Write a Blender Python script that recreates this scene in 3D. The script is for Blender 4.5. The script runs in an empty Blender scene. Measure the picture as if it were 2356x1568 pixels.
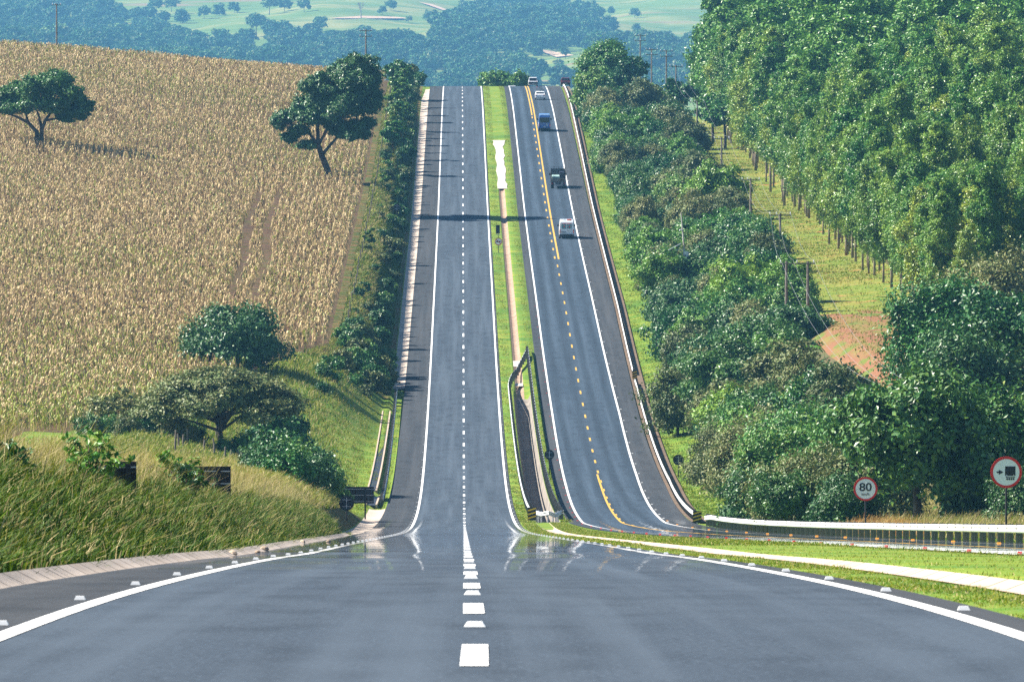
import bpy, math, random
import numpy as np
from mathutils import Vector, Matrix

# ---------------------------------------------------------------- camera, world, sun, exposure
S = bpy.context.scene
COL = S.collection
FP = 18000.0            # focal length in units of 1/2356 frame width
cam_d = bpy.data.cameras.new("camera")
cam_d.sensor_width = 36.0
cam_d.lens = 275.04
cam_d.clip_start = 1.0
cam_d.clip_end = 20000.0
cam_d.dof.use_dof = True
cam_d.dof.focus_distance = 560.0
cam_d.dof.aperture_fstop = 19.0
cam = bpy.data.objects.new("camera", cam_d)
cam.location = (0, 0, 0)
cam.rotation_euler = (math.radians(90 - 1.381), 0, 0)
COL.objects.link(cam)
S.camera = cam

SUN_DIR = Vector((1.25, -0.30, -1.14)).normalized()     # the way the light travels
SUN_EL = math.asin(-SUN_DIR.z)
world = bpy.data.worlds.new("World")
S.world = world
world.use_nodes = True
wn = world.node_tree.nodes
wl = world.node_tree.links
wn.clear()
sky = wn.new("ShaderNodeTexSky")
sky.sky_type = 'NISHITA'
sky.sun_disc = False
sky.sun_elevation = SUN_EL
sky.sun_rotation = math.atan2(-SUN_DIR.x, -SUN_DIR.y)
sky.air_density = 1.0
sky.dust_density = 0.2
sky.ozone_density = 4.0
bg = wn.new("ShaderNodeBackground")
bg.inputs[1].default_value = 0.05
wo = wn.new("ShaderNodeOutputWorld")
wl.new(sky.outputs[0], bg.inputs[0])
wl.new(bg.outputs[0], wo.inputs[0])
sun_d = bpy.data.lights.new("sun", 'SUN')
sun_d.energy = 5.0
sun_d.angle = math.radians(0.5)
sun_d.color = (1.0, 0.93, 0.82)
sun = bpy.data.objects.new("sun", sun_d)
sun.rotation_euler = SUN_DIR.to_track_quat('-Z', 'Y').to_euler()
sun.location = (-60, 0, 80)
COL.objects.link(sun)
S.view_settings.view_transform = 'Standard'
S.view_settings.look = 'None'
S.view_settings.exposure = 1.55
S.view_settings.gamma = 1.0
S.render.engine = 'CYCLES'
S.cycles.use_denoising = False
S.cycles.max_bounces = 5
S.cycles.diffuse_bounces = 1
S.cycles.glossy_bounces = 2
S.cycles.transmission_bounces = 2
S.cycles.volume_bounces = 0
S.cycles.transparent_max_bounces = 4

# ---------------------------------------------------------------- helpers: objects and tags
def tag(o, label=None, cat=None, group=None, kind=None):
    if label: o['label'] = label
    if cat: o['category'] = cat
    if group: o['group'] = group
    if kind: o['kind'] = kind
    return o

def empty(name, loc, rz=0.0):
    o = bpy.data.objects.new(name, None)
    o.location = loc
    o.rotation_euler = (0, 0, rz)
    o.empty_display_size = 0.3
    COL.objects.link(o)
    return o

def mesh_np(name, V, F, mats, parent=None, midx=None, smooth=False, uv=None):
    """V (n,3), F (m,k) array or list of faces -> one linked mesh object"""
    me = bpy.data.meshes.new(name)
    V = np.asarray(V, dtype=np.float32).reshape(-1, 3)
    if isinstance(F, np.ndarray):
        k = F.shape[1]
        nf = len(F)
        loops = F.astype(np.int32).ravel()
        starts = np.arange(nf, dtype=np.int32) * k
    else:
        lens = np.array([len(f) for f in F], dtype=np.int32)
        nf = len(F)
        loops = np.array([i for f in F for i in f], dtype=np.int32)
        starts = np.concatenate([[0], np.cumsum(lens)[:-1]]).astype(np.int32) if nf else np.zeros(0, np.int32)
    me.vertices.add(len(V))
    me.vertices.foreach_set('co', V.ravel())
    me.loops.add(len(loops))
    me.loops.foreach_set('vertex_index', loops)
    me.polygons.add(nf)
    me.polygons.foreach_set('loop_start', starts)
    if not isinstance(mats, (list, tuple)): mats = [mats]
    for m in mats: me.materials.append(m)
    if midx is not None: me.polygons.foreach_set('material_index', np.asarray(midx, dtype=np.int32))
    me.polygons.foreach_set('use_smooth', np.full(nf, bool(smooth)))
    if uv is not None:
        ul = me.uv_layers.new(name='UVMap')
        ul.data.foreach_set('uv', np.asarray(uv, dtype=np.float32)[loops].ravel())
    me.update(calc_edges=True)
    me.validate()
    o = bpy.data.objects.new(name, me)
    COL.objects.link(o)
    if parent: o.parent = parent
    return o

class MB:
    """collects boxes, tubes, lofts; builds ONE mesh object"""
    def __init__(s): s.v = []; s.f = []; s.m = []; s.cur = 0
    def add(s, vs, fs):
        b = len(s.v)
        s.v += [tuple(p) for p in vs]
        for f in fs:
            s.f.append(tuple(b + i for i in f)); s.m.append(s.cur)
        return s
    def box(s, cx, cy, cz, sx, sy, sz, rz=0.0, rx=0.0, ry=0.0):
        M = Matrix.Translation((cx, cy, cz)) @ Matrix.Rotation(rz, 4, 'Z') @ Matrix.Rotation(rx, 4, 'X') @ Matrix.Rotation(ry, 4, 'Y')
        P = [M @ Vector((x*sx/2, y*sy/2, z*sz/2)) for z in (-1, 1) for x, y in ((-1,-1),(1,-1),(1,1),(-1,1))]
        return s.add(P, [(3,2,1,0),(4,5,6,7),(0,1,5,4),(1,2,6,5),(2,3,7,6),(3,0,4,7)])
    def tube(s, pts, radii, n=6, cap=True):
        pts = [Vector(p) for p in pts]
        if not hasattr(radii, '__len__'): radii = [radii]*len(pts)
        vs = []
        for i, p in enumerate(pts):
            d = (pts[min(i+1, len(pts)-1)] - pts[max(i-1, 0)])
            if d.length < 1e-9: d = Vector((0,0,1))
            d.normalize()
            a = d.orthogonal().normalized() if i == 0 else (a - d*a.dot(d)).normalized()
            b = d.cross(a)
            for k in range(n):
                t = 2*math.pi*k/n
                vs.append(p + (a*math.cos(t) + b*math.sin(t))*radii[i])
        fs = []
        for i in range(len(pts)-1):
            for k in range(n):
                fs.append((i*n+k, i*n+(k+1)%n, (i+1)*n+(k+1)%n, (i+1)*n+k))
        if cap:
            fs.append(tuple(range(n))[::-1]); fs.append(tuple((len(pts)-1)*n+k for k in range(n)))
        return s.add(vs, fs)
    def disc(s, cx, cy, cz, r, th, n=28, axis='y', rin=0.0):
        """disc (or ring when rin>0) of thickness th; axis is its normal"""
        def P(a, rr, h):
            u, w = math.cos(a)*rr, math.sin(a)*rr
            return {'y': (cx+u, cy+h, cz+w), 'x': (cx+h, cy+u, cz+w), 'z': (cx+u, cy+w, cz+h)}[axis]
        vs, fs = [], []
        A = [2*math.pi*k/n for k in range(n)]
        for h in (-th/2, th/2): vs += [P(a, r, h) for a in A]
        for k in range(n): fs.append((k, (k+1)%n, n+(k+1)%n, n+k))
        if rin <= 0:
            fs.append(tuple(range(n))[::-1]); fs.append(tuple(range(n, 2*n)))
        else:
            for h in (-th/2, th/2): vs += [P(a, rin, h) for a in A]
            for k in range(n):
                j = (k+1)%n
                fs += [(2*n+k, 2*n+j, j, k), (n+k, n+j, 3*n+j, 3*n+k), (2*n+j, 2*n+k, 3*n+k, 3*n+j)]
        return s.add(vs, fs)
    def side_loft(s, prof, wfun):
        """closed side outline (y,z) given width by wfun(z) -> solid symmetric about x=0"""
        n = len(prof)
        vs = [(-wfun(y, z), y, z) for y, z in prof] + [(wfun(y, z), y, z) for y, z in prof]
        fs = [tuple(range(n)), tuple(range(n, 2*n))[::-1]]
        fs += [((i+1)%n, i, n+i, n+(i+1)%n) for i in range(n)]
        return s.add(vs, fs)
    def build(s, name, mats, parent=None, smooth=False, bevel=0.0):
        o = mesh_np(name, s.v, s.f, mats, parent, s.m, smooth)
        if bevel:
            md = o.modifiers.new('bevel', 'BEVEL'); md.width = bevel; md.segments = 2; md.limit_method = 'ANGLE'
        return o

def copy_tree(o, parent=None):
    c = o.copy()
    COL.objects.link(c)
    c.parent = parent
    for ch in list(o.children): copy_tree(ch, c)
    return c

# ---------------------------------------------------------------- materials
def principled(name, rgb, rough=0.7, spec=0.3, metal=0.0, noise=None, coat=0.0, bump=None, uvspace=False):
    """noise: list of (scale, rgb, lo, hi[, stretch]) layers mixed by noise between lo..hi"""
    m = bpy.data.materials.new(name)
    m.use_nodes = True
    N, L = m.node_tree.nodes, m.node_tree.links
    p = N['Principled BSDF']
    p.inputs['Base Color'].default_value = (*rgb, 1)
    p.inputs['Roughness'].default_value = rough
    p.inputs['Specular IOR Level'].default_value = spec
    p.inputs['Metallic'].default_value = metal
    p.inputs['Coat Weight'].default_value = coat
    tc = None
    if noise or bump:
        tc = N.new('ShaderNodeTexCoord')
        base = tc.outputs['UV'] if uvspace else N.new('ShaderNodeNewGeometry').outputs['Position']
    col = None
    for lay in noise or []:
        sc, rgb2, lo, hi = lay[:4]
        st = lay[4] if len(lay) > 4 else (1, 1, 1)
        mp = N.new('ShaderNodeMapping'); mp.inputs['Scale'].default_value = st
        L.new(base, mp.inputs[0])
        nt = N.new('ShaderNodeTexNoise'); nt.inputs['Scale'].default_value = sc; nt.inputs['Detail'].default_value = 3.0
        L.new(mp.outputs[0], nt.inputs[0])
        mr = N.new('ShaderNodeMapRange'); mr.inputs[1].default_value = lo; mr.inputs[2].default_value = hi
        L.new(nt.outputs[0], mr.inputs[0])
        mx = N.new('ShaderNodeMix'); mx.data_type = 'RGBA'
        L.new(mr.outputs[0], mx.inputs[0])
        if col is None: mx.inputs[6].default_value = (*rgb, 1)
        else: L.new(col, mx.inputs[6])
        mx.inputs[7].default_value = (*rgb2, 1)
        col = mx.outputs[2]
    if col is not None: L.new(col, p.inputs['Base Color'])
    if bump:
        nt = N.new('ShaderNodeTexNoise'); nt.inputs['Scale'].default_value = bump[0]
        L.new(base, nt.inputs[0])
        bp = N.new('ShaderNodeBump'); bp.inputs['Distance'].default_value = bump[1]
        L.new(nt.outputs[0], bp.inputs['Height']); L.new(bp.outputs[0], p.inputs['Normal'])
    return m

def leafmat(name, a, b, c=None, scale=1.2, trans=0.25, rough=0.42, spec=0.5, vary=0.0):
    spec *= 0.75; trans *= 0.6
    def sat(c, k=1.3, g=0.95):
        if c is None: return None
        m_ = sum(c)/3; return tuple(max(0.006, (m_+(v-m_)*k)*g) for v in c)
    a, b, c = sat(a), sat(b), sat(c)
    """foliage: two or three leaf greens mottled by noise, thin-leaf translucency, waxy gloss"""
    m = principled(name, a, rough, spec, noise=[(scale, b, 0.38, 0.62)] + ([(scale*5, c, 0.5, 0.72)] if c else []))
    N, L = m.node_tree.nodes, m.node_tree.links
    p = N['Principled BSDF']; out = N['Material Output']
    src = p.inputs['Base Color'].links[0].from_socket
    if vary:
        oi = N.new('ShaderNodeObjectInfo')
        hs = N.new('ShaderNodeHueSaturation')
        r1 = N.new('ShaderNodeMapRange'); r1.inputs[3].default_value = 1-vary; r1.inputs[4].default_value = 1+vary
        L.new(oi.outputs['Random'], r1.inputs[0]); L.new(r1.outputs[0], hs.inputs['Value'])
        r2 = N.new('ShaderNodeMapRange'); r2.inputs[3].default_value = 0.5+vary*0.1; r2.inputs[4].default_value = 0.5-vary*0.1
        L.new(oi.outputs['Random'], r2.inputs[0]); L.new(r2.outputs[0], hs.inputs['Hue'])
        L.new(src, hs.inputs['Color']); src = hs.outputs[0]
        L.new(src, p.inputs['Base Color'])
    tr = N.new('ShaderNodeBsdfTranslucent'); L.new(src, tr.inputs[0])
    ms = N.new('ShaderNodeMixShader'); ms.inputs[0].default_value = trans
    L.new(p.outputs[0], ms.inputs[1]); L.new(tr.outputs[0], ms.inputs[2]); L.new(ms.outputs[0], out.inputs[0])
    return m

M = {}
def add_mirage(m, ior, full=False):
    """the thin hot layer over the road: mirror-like only at grazing incidence (true Fresnel of a tiny index step)"""
    N, L = m.node_tree.nodes, m.node_tree.links
    p = N['Principled BSDF']; out = N['Material Output']
    def math_(op, a, b):
        k = N.new('ShaderNodeMath'); k.operation = op
        for i_, v in ((0, a), (1, b)):
            if isinstance(v, (int, float)): k.inputs[i_].default_value = v
            else: L.new(v, k.inputs[i_])
        return k.outputs[0]
    def ramp(src, a, b, c=0.0, d=1.0):
        r = N.new('ShaderNodeMapRange'); r.inputs[1].default_value = a; r.inputs[2].default_value = b; r.inputs[3].default_value = c; r.inputs[4].default_value = d
        L.new(src, r.inputs[0]); return r.outputs[0]
    ge = N.new('ShaderNodeNewGeometry')
    sep = N.new('ShaderNodeSeparateXYZ'); L.new(ge.outputs['Position'], sep.inputs[0])
    fr = N.new('ShaderNodeFresnel'); fr.inputs[0].default_value = ior
    gl = N.new('ShaderNodeBsdfGlossy'); gl.inputs['Roughness'].default_value = 0.0
    gl.inputs['Color'].default_value = (0.95, 0.97, 1, 1)
    def noise(sc):
        mp = N.new('ShaderNodeMapping'); mp.inputs['Scale'].default_value = sc; L.new(ge.outputs['Position'], mp.inputs[0])
        nt = N.new('ShaderNodeTexNoise'); nt.inputs['Scale'].default_value = 1.0; nt.inputs['Detail'].default_value = 3; L.new(mp.outputs[0], nt.inputs[0]); return nt.outputs[0]
    patch = ramp(noise((0.05, 0.09, 0.0)), 0.40, 0.60)
    hot = ramp(sep.outputs[1], 150, 215)                    # the hotter stretch of the dip is mirrored throughout
    mask = math_('MAXIMUM', patch, hot)
    rng_ = math_('MULTIPLY', ramp(sep.outputs[1], 88, 150), ramp(sep.outputs[1], 560, 490))
    fac = math_('MULTIPLY', math_('MULTIPLY', mask, rng_), fr.outputs[0])
    # uneven hot air: the mirror is slightly rippled along the road
    rip = math_('MULTIPLY', math_('SUBTRACT', noise((0.035, 0.45, 0.0)), 0.5), 0.0075)
    cb = N.new('ShaderNodeCombineXYZ'); L.new(rip, cb.inputs[1])
    va = N.new('ShaderNodeVectorMath'); va.operation = 'ADD'; L.new(ge.outputs['Normal'], va.inputs[0]); L.new(cb.outputs[0], va.inputs[1])
    vn = N.new('ShaderNodeVectorMath'); vn.operation = 'NORMALIZE'; L.new(va.outputs[0], vn.inputs[0]); L.new(vn.outputs[0], gl.inputs['Normal'])
    ms = N.new('ShaderNodeMixShader'); L.new(fac, ms.inputs[0]); L.new(p.outputs[0], ms.inputs[1]); L.new(gl.outputs[0], ms.inputs[2])
    L.new(ms.outputs[0], out.inputs[0])

def asphalt(name, rgb, rgb2, mirage, tyre=None, bands=None):
    m = principled(name, rgb, 0.8, 0.08, noise=[(0.35, rgb2, 0.35, 0.7, (1, 0.12, 1)), (14.0, tuple(v*0.55 for v in rgb), 0.48, 0.72, (1, 1, 1)), (1.1, tuple(v*0.66 for v in rgb), 0.45, 0.75, (1, 0.25, 1)), (22.0, tuple(v*1.7 for v in rgb2), 0.58, 0.72, (1, 1, 1)),
                                                 (1.4, tuple(v*1.18 for v in rgb2), 0.45, 0.75, (1, 0.01, 1))], uvspace=True)
    N, L = m.node_tree.nodes, m.node_tree.links
    p = N['Principled BSDF']; out = N['Material Output']
    tc = N.new('ShaderNodeTexCoord')
    sep = N.new('ShaderNodeSeparateXYZ'); L.new(tc.outputs['UV'], sep.inputs[0])
    if tyre:
        src = p.inputs['Base Color'].links[0].from_socket
        w = None
        for c0 in tyre:
            d = N.new('ShaderNodeMath'); d.operation = 'SUBTRACT'; L.new(sep.outputs[0], d.inputs[0]); d.inputs[1].default_value = c0
            a = N.new('ShaderNodeMath'); a.operation = 'ABSOLUTE'; L.new(d.outputs[0], a.inputs[0])
            r = N.new('ShaderNodeMapRange'); r.inputs[1].default_value = 0.1; r.inputs[2].default_value = 0.6; r.inputs[3].default_value = 1; r.inputs[4].default_value = 0
            r.interpolation_type = 'SMOOTHSTEP'
            L.new(a.outputs[0], r.inputs[0])
            if w is None: w = r.outputs[0]
            else:
                s_ = N.new('ShaderNodeMath'); s_.operation = 'ADD'; L.new(w, s_.inputs[0]); L.new(r.outputs[0], s_.inputs[1]); w = s_.outputs[0]
        k = N.new('ShaderNodeMath'); k.operation = 'MULTIPLY'; k.inputs[1].default_value = 0.55; L.new(w, k.inputs[0])
        mx = N.new('ShaderNodeMix'); mx.data_type = 'RGBA'; L.new(k.outputs[0], mx.inputs[0]); L.new(src, mx.inputs[6])
        mx.inputs[7].default_value = (*tuple(v*0.55 for v in rgb), 1)
        L.new(mx.outputs[2], p.inputs['Base Color'])
    if mirage: add_mirage(m, mirage)
    return m

ASA, ASB = (0.046, 0.062, 0.084), (0.060, 0.078, 0.101)
M['asphalt1'] = asphalt('asphalt_left', ASA, ASB, 1.0012, tyre=None)
M['asphalt2'] = asphalt('asphalt_right', (0.038, 0.057, 0.082), (0.050, 0.072, 0.100), 1.0012, tyre=(9.5, 11.2, 12.8, 14.5))
M['shoulder'] = asphalt('asphalt_shoulder', (0.040, 0.046, 0.054), (0.052, 0.056, 0.062), 1.0012)
M['white_paint'] = principled('white_paint', (0.80, 0.80, 0.78), 0.6, 0.3, noise=[(2.0, (0.45, 0.46, 0.47), 0.5, 0.8), (9.0, (0.25, 0.26, 0.28), 0.62, 0.75)])
add_mirage(M['white_paint'], 1.0012)
M['yellow_paint'] = principled('yellow_paint', (0.62, 0.36, 0.04), 0.6, 0.3, noise=[(2.0, (0.36, 0.24, 0.07), 0.42, 0.75)])
M['concrete'] = principled('concrete', (0.40, 0.31, 0.23), 0.85, 0.2, noise=[(0.7, (0.36, 0.26, 0.20), 0.4, 0.7), (5, (0.6, 0.52, 0.44), 0.5, 0.75)])
M['concrete_white'] = principled('concrete_white', (0.50, 0.47, 0.43), 0.8, 0.2, noise=[(0.8, (0.38, 0.33, 0.27), 0.45, 0.75), (4.0, (0.28, 0.22, 0.17), 0.58, 0.75)])
M['concrete_brown'] = principled('concrete_brown', (0.30, 0.21, 0.15), 0.9, 0.2, noise=[(0.6, (0.20, 0.13, 0.09), 0.4, 0.7), (4, (0.4, 0.3, 0.22), 0.5, 0.75)])
M['ditch'] = principled('ditch_concrete', (0.24, 0.21, 0.18), 0.9, 0.2, noise=[(0.8, (0.10, 0.09, 0.08), 0.4, 0.7)])
M['verge'] = principled('verge_grass', (0.10, 0.19, 0.02), 0.9, 0.1, noise=[(0.5, (0.20, 0.23, 0.03), 0.4, 0.68), (0.12, (0.065, 0.15, 0.02), 0.5, 0.7), (4.0, (0.24, 0.22, 0.06), 0.56, 0.8), (0.9, (0.32, 0.15, 0.06), 0.70, 0.8)])
M['bankground'] = principled('bank_ground', (0.07, 0.09, 0.02), 0.95, 0.1, noise=[(0.4, (0.18, 0.10, 0.04), 0.42, 0.62), (2.0, (0.11, 0.13, 0.03), 0.5, 0.7)])
M['soil'] = principled('field_soil', (0.11, 0.065, 0.038), 0.95, 0.1, noise=[(0.5, (0.09, 0.08, 0.025), 0.45, 0.65)])
M['clearing'] = principled('clearing_grass', (0.13, 0.18, 0.025), 0.95, 0.1, noise=[(0.25, (0.22, 0.20, 0.045), 0.4, 0.65), (0.9, (0.08, 0.13, 0.025), 0.52, 0.7), (0.35, (0.34, 0.14, 0.06), 0.62, 0.70)])
M['dirt'] = principled('red_dirt', (0.20, 0.10, 0.052), 0.95, 0.1, noise=[(0.5, (0.16, 0.15, 0.04), 0.47, 0.60, (1, 0.07, 1)), (1.2, (0.18, 0.08, 0.045), 0.44, 0.66), (3.0, (0.27, 0.13, 0.07), 0.55, 0.7), (0.35, (0.11, 0.14, 0.03), 0.55, 0.62, (1, 0.3, 1))])
M['forestfloor'] = principled('forest_floor', (0.10, 0.08, 0.04), 0.95, 0.1, noise=[(0.4, (0.06, 0.08, 0.03), 0.4, 0.6)])
M['hay'] = principled('hay_meadow', (0.30, 0.23, 0.08), 0.95, 0.1, noise=[(0.25, (0.18, 0.20, 0.04), 0.45, 0.65), (1.2, (0.36, 0.26, 0.11), 0.5, 0.7)])
M['hill'] = principled('hill_meadow', (0.11, 0.17, 0.035), 0.95, 0.1, noise=[(0.008, (0.22, 0.22, 0.07), 0.45, 0.62), (0.03, (0.07, 0.13, 0.03), 0.5, 0.7, (1, 1, 1)), (0.012, (0.22, 0.15, 0.08), 0.62, 0.72, (0.4, 1, 1))])
M['galv'] = principled('galvanised_steel', (0.62, 0.64, 0.66), 0.5, 0.5, 0.35, noise=[(1.5, (0.5, 0.51, 0.52), 0.45, 0.7)])
M['rail_white'] = principled('rail_white', (0.74, 0.74, 0.72), 0.5, 0.4, noise=[(1.2, (0.6, 0.58, 0.54), 0.5, 0.75)])
M['post_dark'] = principled('post_dark', (0.16, 0.15, 0.14), 0.7, 0.3)
M['wood'] = principled('weathered_wood', (0.16, 0.13, 0.11), 0.85, 0.2, noise=[(3, (0.26, 0.23, 0.2), 0.45, 0.7)])
M['bark'] = principled('bark', (0.05, 0.038, 0.03), 0.9, 0.2, noise=[(1.5, (0.16, 0.13, 0.10), 0.45, 0.7)])
M['bark_pale'] = principled('bark_pale', (0.30, 0.24, 0.19), 0.85, 0.2, noise=[(1.0, (0.12, 0.09, 0.07), 0.4, 0.65)])
M['sign_back'] = principled('sign_back', (0.025, 0.025, 0.03), 0.7, 0.2, noise=[(2, (0.04, 0.04, 0.045), 0.4, 0.7)])
M['sign_strip'] = principled('sign_rib', (0.5, 0.52, 0.56), 0.5, 0.4, 0.5)
M['sign_white'] = principled('sign_white', (0.88, 0.90, 0.92), 0.45, 0.4)
M['sign_red'] = principled('sign_red', (0.72, 0.02, 0.02), 0.45, 0.4)
M['black'] = principled('black', (0.015, 0.015, 0.02), 0.5, 0.4)
M['yellow'] = principled('hazard_yellow', (0.80, 0.50, 0.03), 0.5, 0.4)
M['stud_white'] = principled('stud_white', (0.85, 0.85, 0.83), 0.4, 0.5)
M['stud_orange'] = principled('stud_orange', (0.95, 0.38, 0.02), 0.4, 0.5)
M['stud_red'] = principled('stud_red', (0.75, 0.04, 0.03), 0.4, 0.5)
M['wire'] = principled('wire', (0.3, 0.31, 0.33), 0.5, 0.4)
M['insul'] = principled('insulator', (0.75, 0.77, 0.80), 0.3, 0.5)
M['rock'] = principled('rock', (0.45, 0.36, 0.27), 0.9, 0.2, noise=[(2, (0.3, 0.22, 0.16), 0.4, 0.7)])
# foliage
M['lf_euc'] = leafmat('eucalyptus_leaf', (0.085, 0.20, 0.050), (0.14, 0.26, 0.06), (0.22, 0.29, 0.05), 0.5, 0.22, 0.4, 0.5, vary=0.28)
M['lf_euc2'] = leafmat('eucalyptus_leaf_pale', (0.13, 0.23, 0.06), (0.19, 0.28, 0.06), (0.27, 0.30, 0.06), 0.5, 0.22, 0.4, 0.5, vary=0.28)
M['lf_bright'] = leafmat('bright_leaf', (0.10, 0.23, 0.05), (0.15, 0.27, 0.06), (0.20, 0.26, 0.06), 0.8, 0.25, 0.42, 0.5, vary=0.25)
M['lf_dark'] = leafmat('dark_leaf', (0.030, 0.10, 0.032), (0.05, 0.13, 0.036), (0.10, 0.17, 0.035), 0.8, 0.2, 0.4, 0.5, vary=0.25)
M['lf_mid'] = leafmat('mid_leaf', (0.065, 0.18, 0.055), (0.10, 0.22, 0.06), (0.19, 0.22, 0.05), 0.8, 0.25, 0.42, 0.5, vary=0.3)
M['lf_olive'] = leafmat('olive_leaf', (0.10, 0.15, 0.055), (0.15, 0.18, 0.08), (0.24, 0.20, 0.09), 0.9, 0.2, 0.5, 0.4, vary=0.25)
M['lf_field'] = leafmat('field_tree_leaf', (0.040, 0.105, 0.040), (0.06, 0.13, 0.045), (0.10, 0.16, 0.04), 0.8, 0.18, 0.42, 0.5)
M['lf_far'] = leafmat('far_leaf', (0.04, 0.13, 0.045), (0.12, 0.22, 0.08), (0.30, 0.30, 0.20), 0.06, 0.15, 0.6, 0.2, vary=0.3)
M['lf_palm'] = leafmat('palm_leaf', (0.08, 0.22, 0.03), (0.14, 0.28, 0.04), None, 1.0, 0.3, 0.4, 0.5)
M['lf_orange'] = leafmat('orange_leaf', (0.45, 0.13, 0.03), (0.3, 0.12, 0.04), None, 1.0, 0.3, 0.5, 0.4)
M['corn_tan'] = leafmat('corn_tan', (0.60, 0.48, 0.29), (0.47, 0.37, 0.21), (0.84, 0.72, 0.50), 0.8, 0.25, 0.6, 0.3)
M['corn_pink'] = leafmat('corn_pink', (0.52, 0.41, 0.23), (0.32, 0.23, 0.13), None, 1.5, 0.2, 0.6, 0.3)
M['corn_green'] = leafmat('corn_green', (0.28, 0.31, 0.07), (0.17, 0.22, 0.05), None, 0.7, 0.3, 0.5, 0.4)
M['corn_brown'] = leafmat('corn_brown', (0.20, 0.13, 0.08), (0.13, 0.08, 0.05), None, 0.7, 0.1, 0.7, 0.2)
M['gr_tan'] = leafmat('dry_grass', (0.56, 0.46, 0.28), (0.44, 0.38, 0.20), None, 0.5, 0.35, 0.6, 0.3)
M['gr_yel'] = leafmat('yellow_green_grass', (0.24, 0.26, 0.06), (0.31, 0.29, 0.09), None, 0.4, 0.35, 0.6, 0.3)
M['gr_green'] = leafmat('green_grass', (0.10, 0.175, 0.03), (0.145, 0.215, 0.037), None, 0.4, 0.35, 0.5, 0.3)
M['gr_dark'] = leafmat('deep_grass_and_shade', (0.045, 0.09, 0.02), (0.07, 0.11, 0.025), None, 0.4, 0.1, 0.6, 0.2)  # dark blades; on the bank faces their colour stands for shade
M['gr_red'] = leafmat('reddish_grass', (0.42, 0.22, 0.10), (0.5, 0.32, 0.14), None, 0.5, 0.35, 0.6, 0.3)

# ---------------------------------------------------------------- the lie of the land
DS = np.concatenate([np.arange(-60, 160, 4.0), np.arange(160, 1700, 7.0), np.arange(1700, 9900, 80.0)])
_pD = [-200,0,53.5,66.8,80.3,91.9,108.3,131,161,200,300,400,450,500,542,600,650,700,763,850,922,1000,1110,1216,1350,1448,1490,1600,1750,2000,2800,4200,5600,6800,8000,9000,10200]
_pZ = [4.0,-1.35,-3.30,-3.84,-4.44,-4.97,-5.73,-6.80,-8.26,-10.09,-14.83,-19.56,-21.9,-24.1,-25.75,-27.4,-27.95,-27.4,-25.6,-21.8,-17.9,-14.0,-8.2,-1.1,7.6,12.1,12.8,11.2,5,-6,-10,4,47,94.5,155,215,295]
_fine = np.arange(-200, 10200, 2.0)
_zf = np.interp(_fine, _pD, _pZ)
def _smooth(a, sg):
    r = int(sg*3/2); k = np.exp(-0.5*(np.arange(-r, r+1)*2/sg)**2); k /= k.sum()
    return np.convolve(np.pad(a, r, mode='edge'), k, mode='valid')
_zs = _smooth(_zf, 22.0)
_w = np.clip((_fine-150)/250, 0, 1)
_zs = _smooth(_zf, 8.0)*(1-_w) + _zs*_w
_w2 = np.clip((_fine-1750)/300, 0, 1)
_zs = _zs*(1-_w2) + _smooth(_zf, 90.0)*_w2
_ZD = np.interp(DS, _fine, _zs)
def zr(D): return np.interp(D, DS, _ZD)
_XA = np.interp(DS, [-200, 53.5, 161, 542, 763, 1110, 1450, 1700, 10200], [0.9, 0.0, -0.66, -3.30, -4.72, -6.95, -9.20, -10.8, -10.8])
def xa(D): return np.interp(D, DS, _XA)
def o2(D): return np.clip(540 - np.asarray(D, float), 0, 540)*0.0217
def L_of_u(u, D):
    return u + o2(D)*np.clip((u-6)/1.7, 0, 1)
def u_of_L(L, D):
    L = np.asarray(L, float); D = np.asarray(D, float); o = o2(D)
    return np.where(L <= 6, L, np.where(L >= 7.7+o, L-o, 6+(L-6)*1.7/(1.7+o)))
def drop2(D): return -0.22*np.clip((450-np.asarray(D, float))/240, 0, 1)

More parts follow.
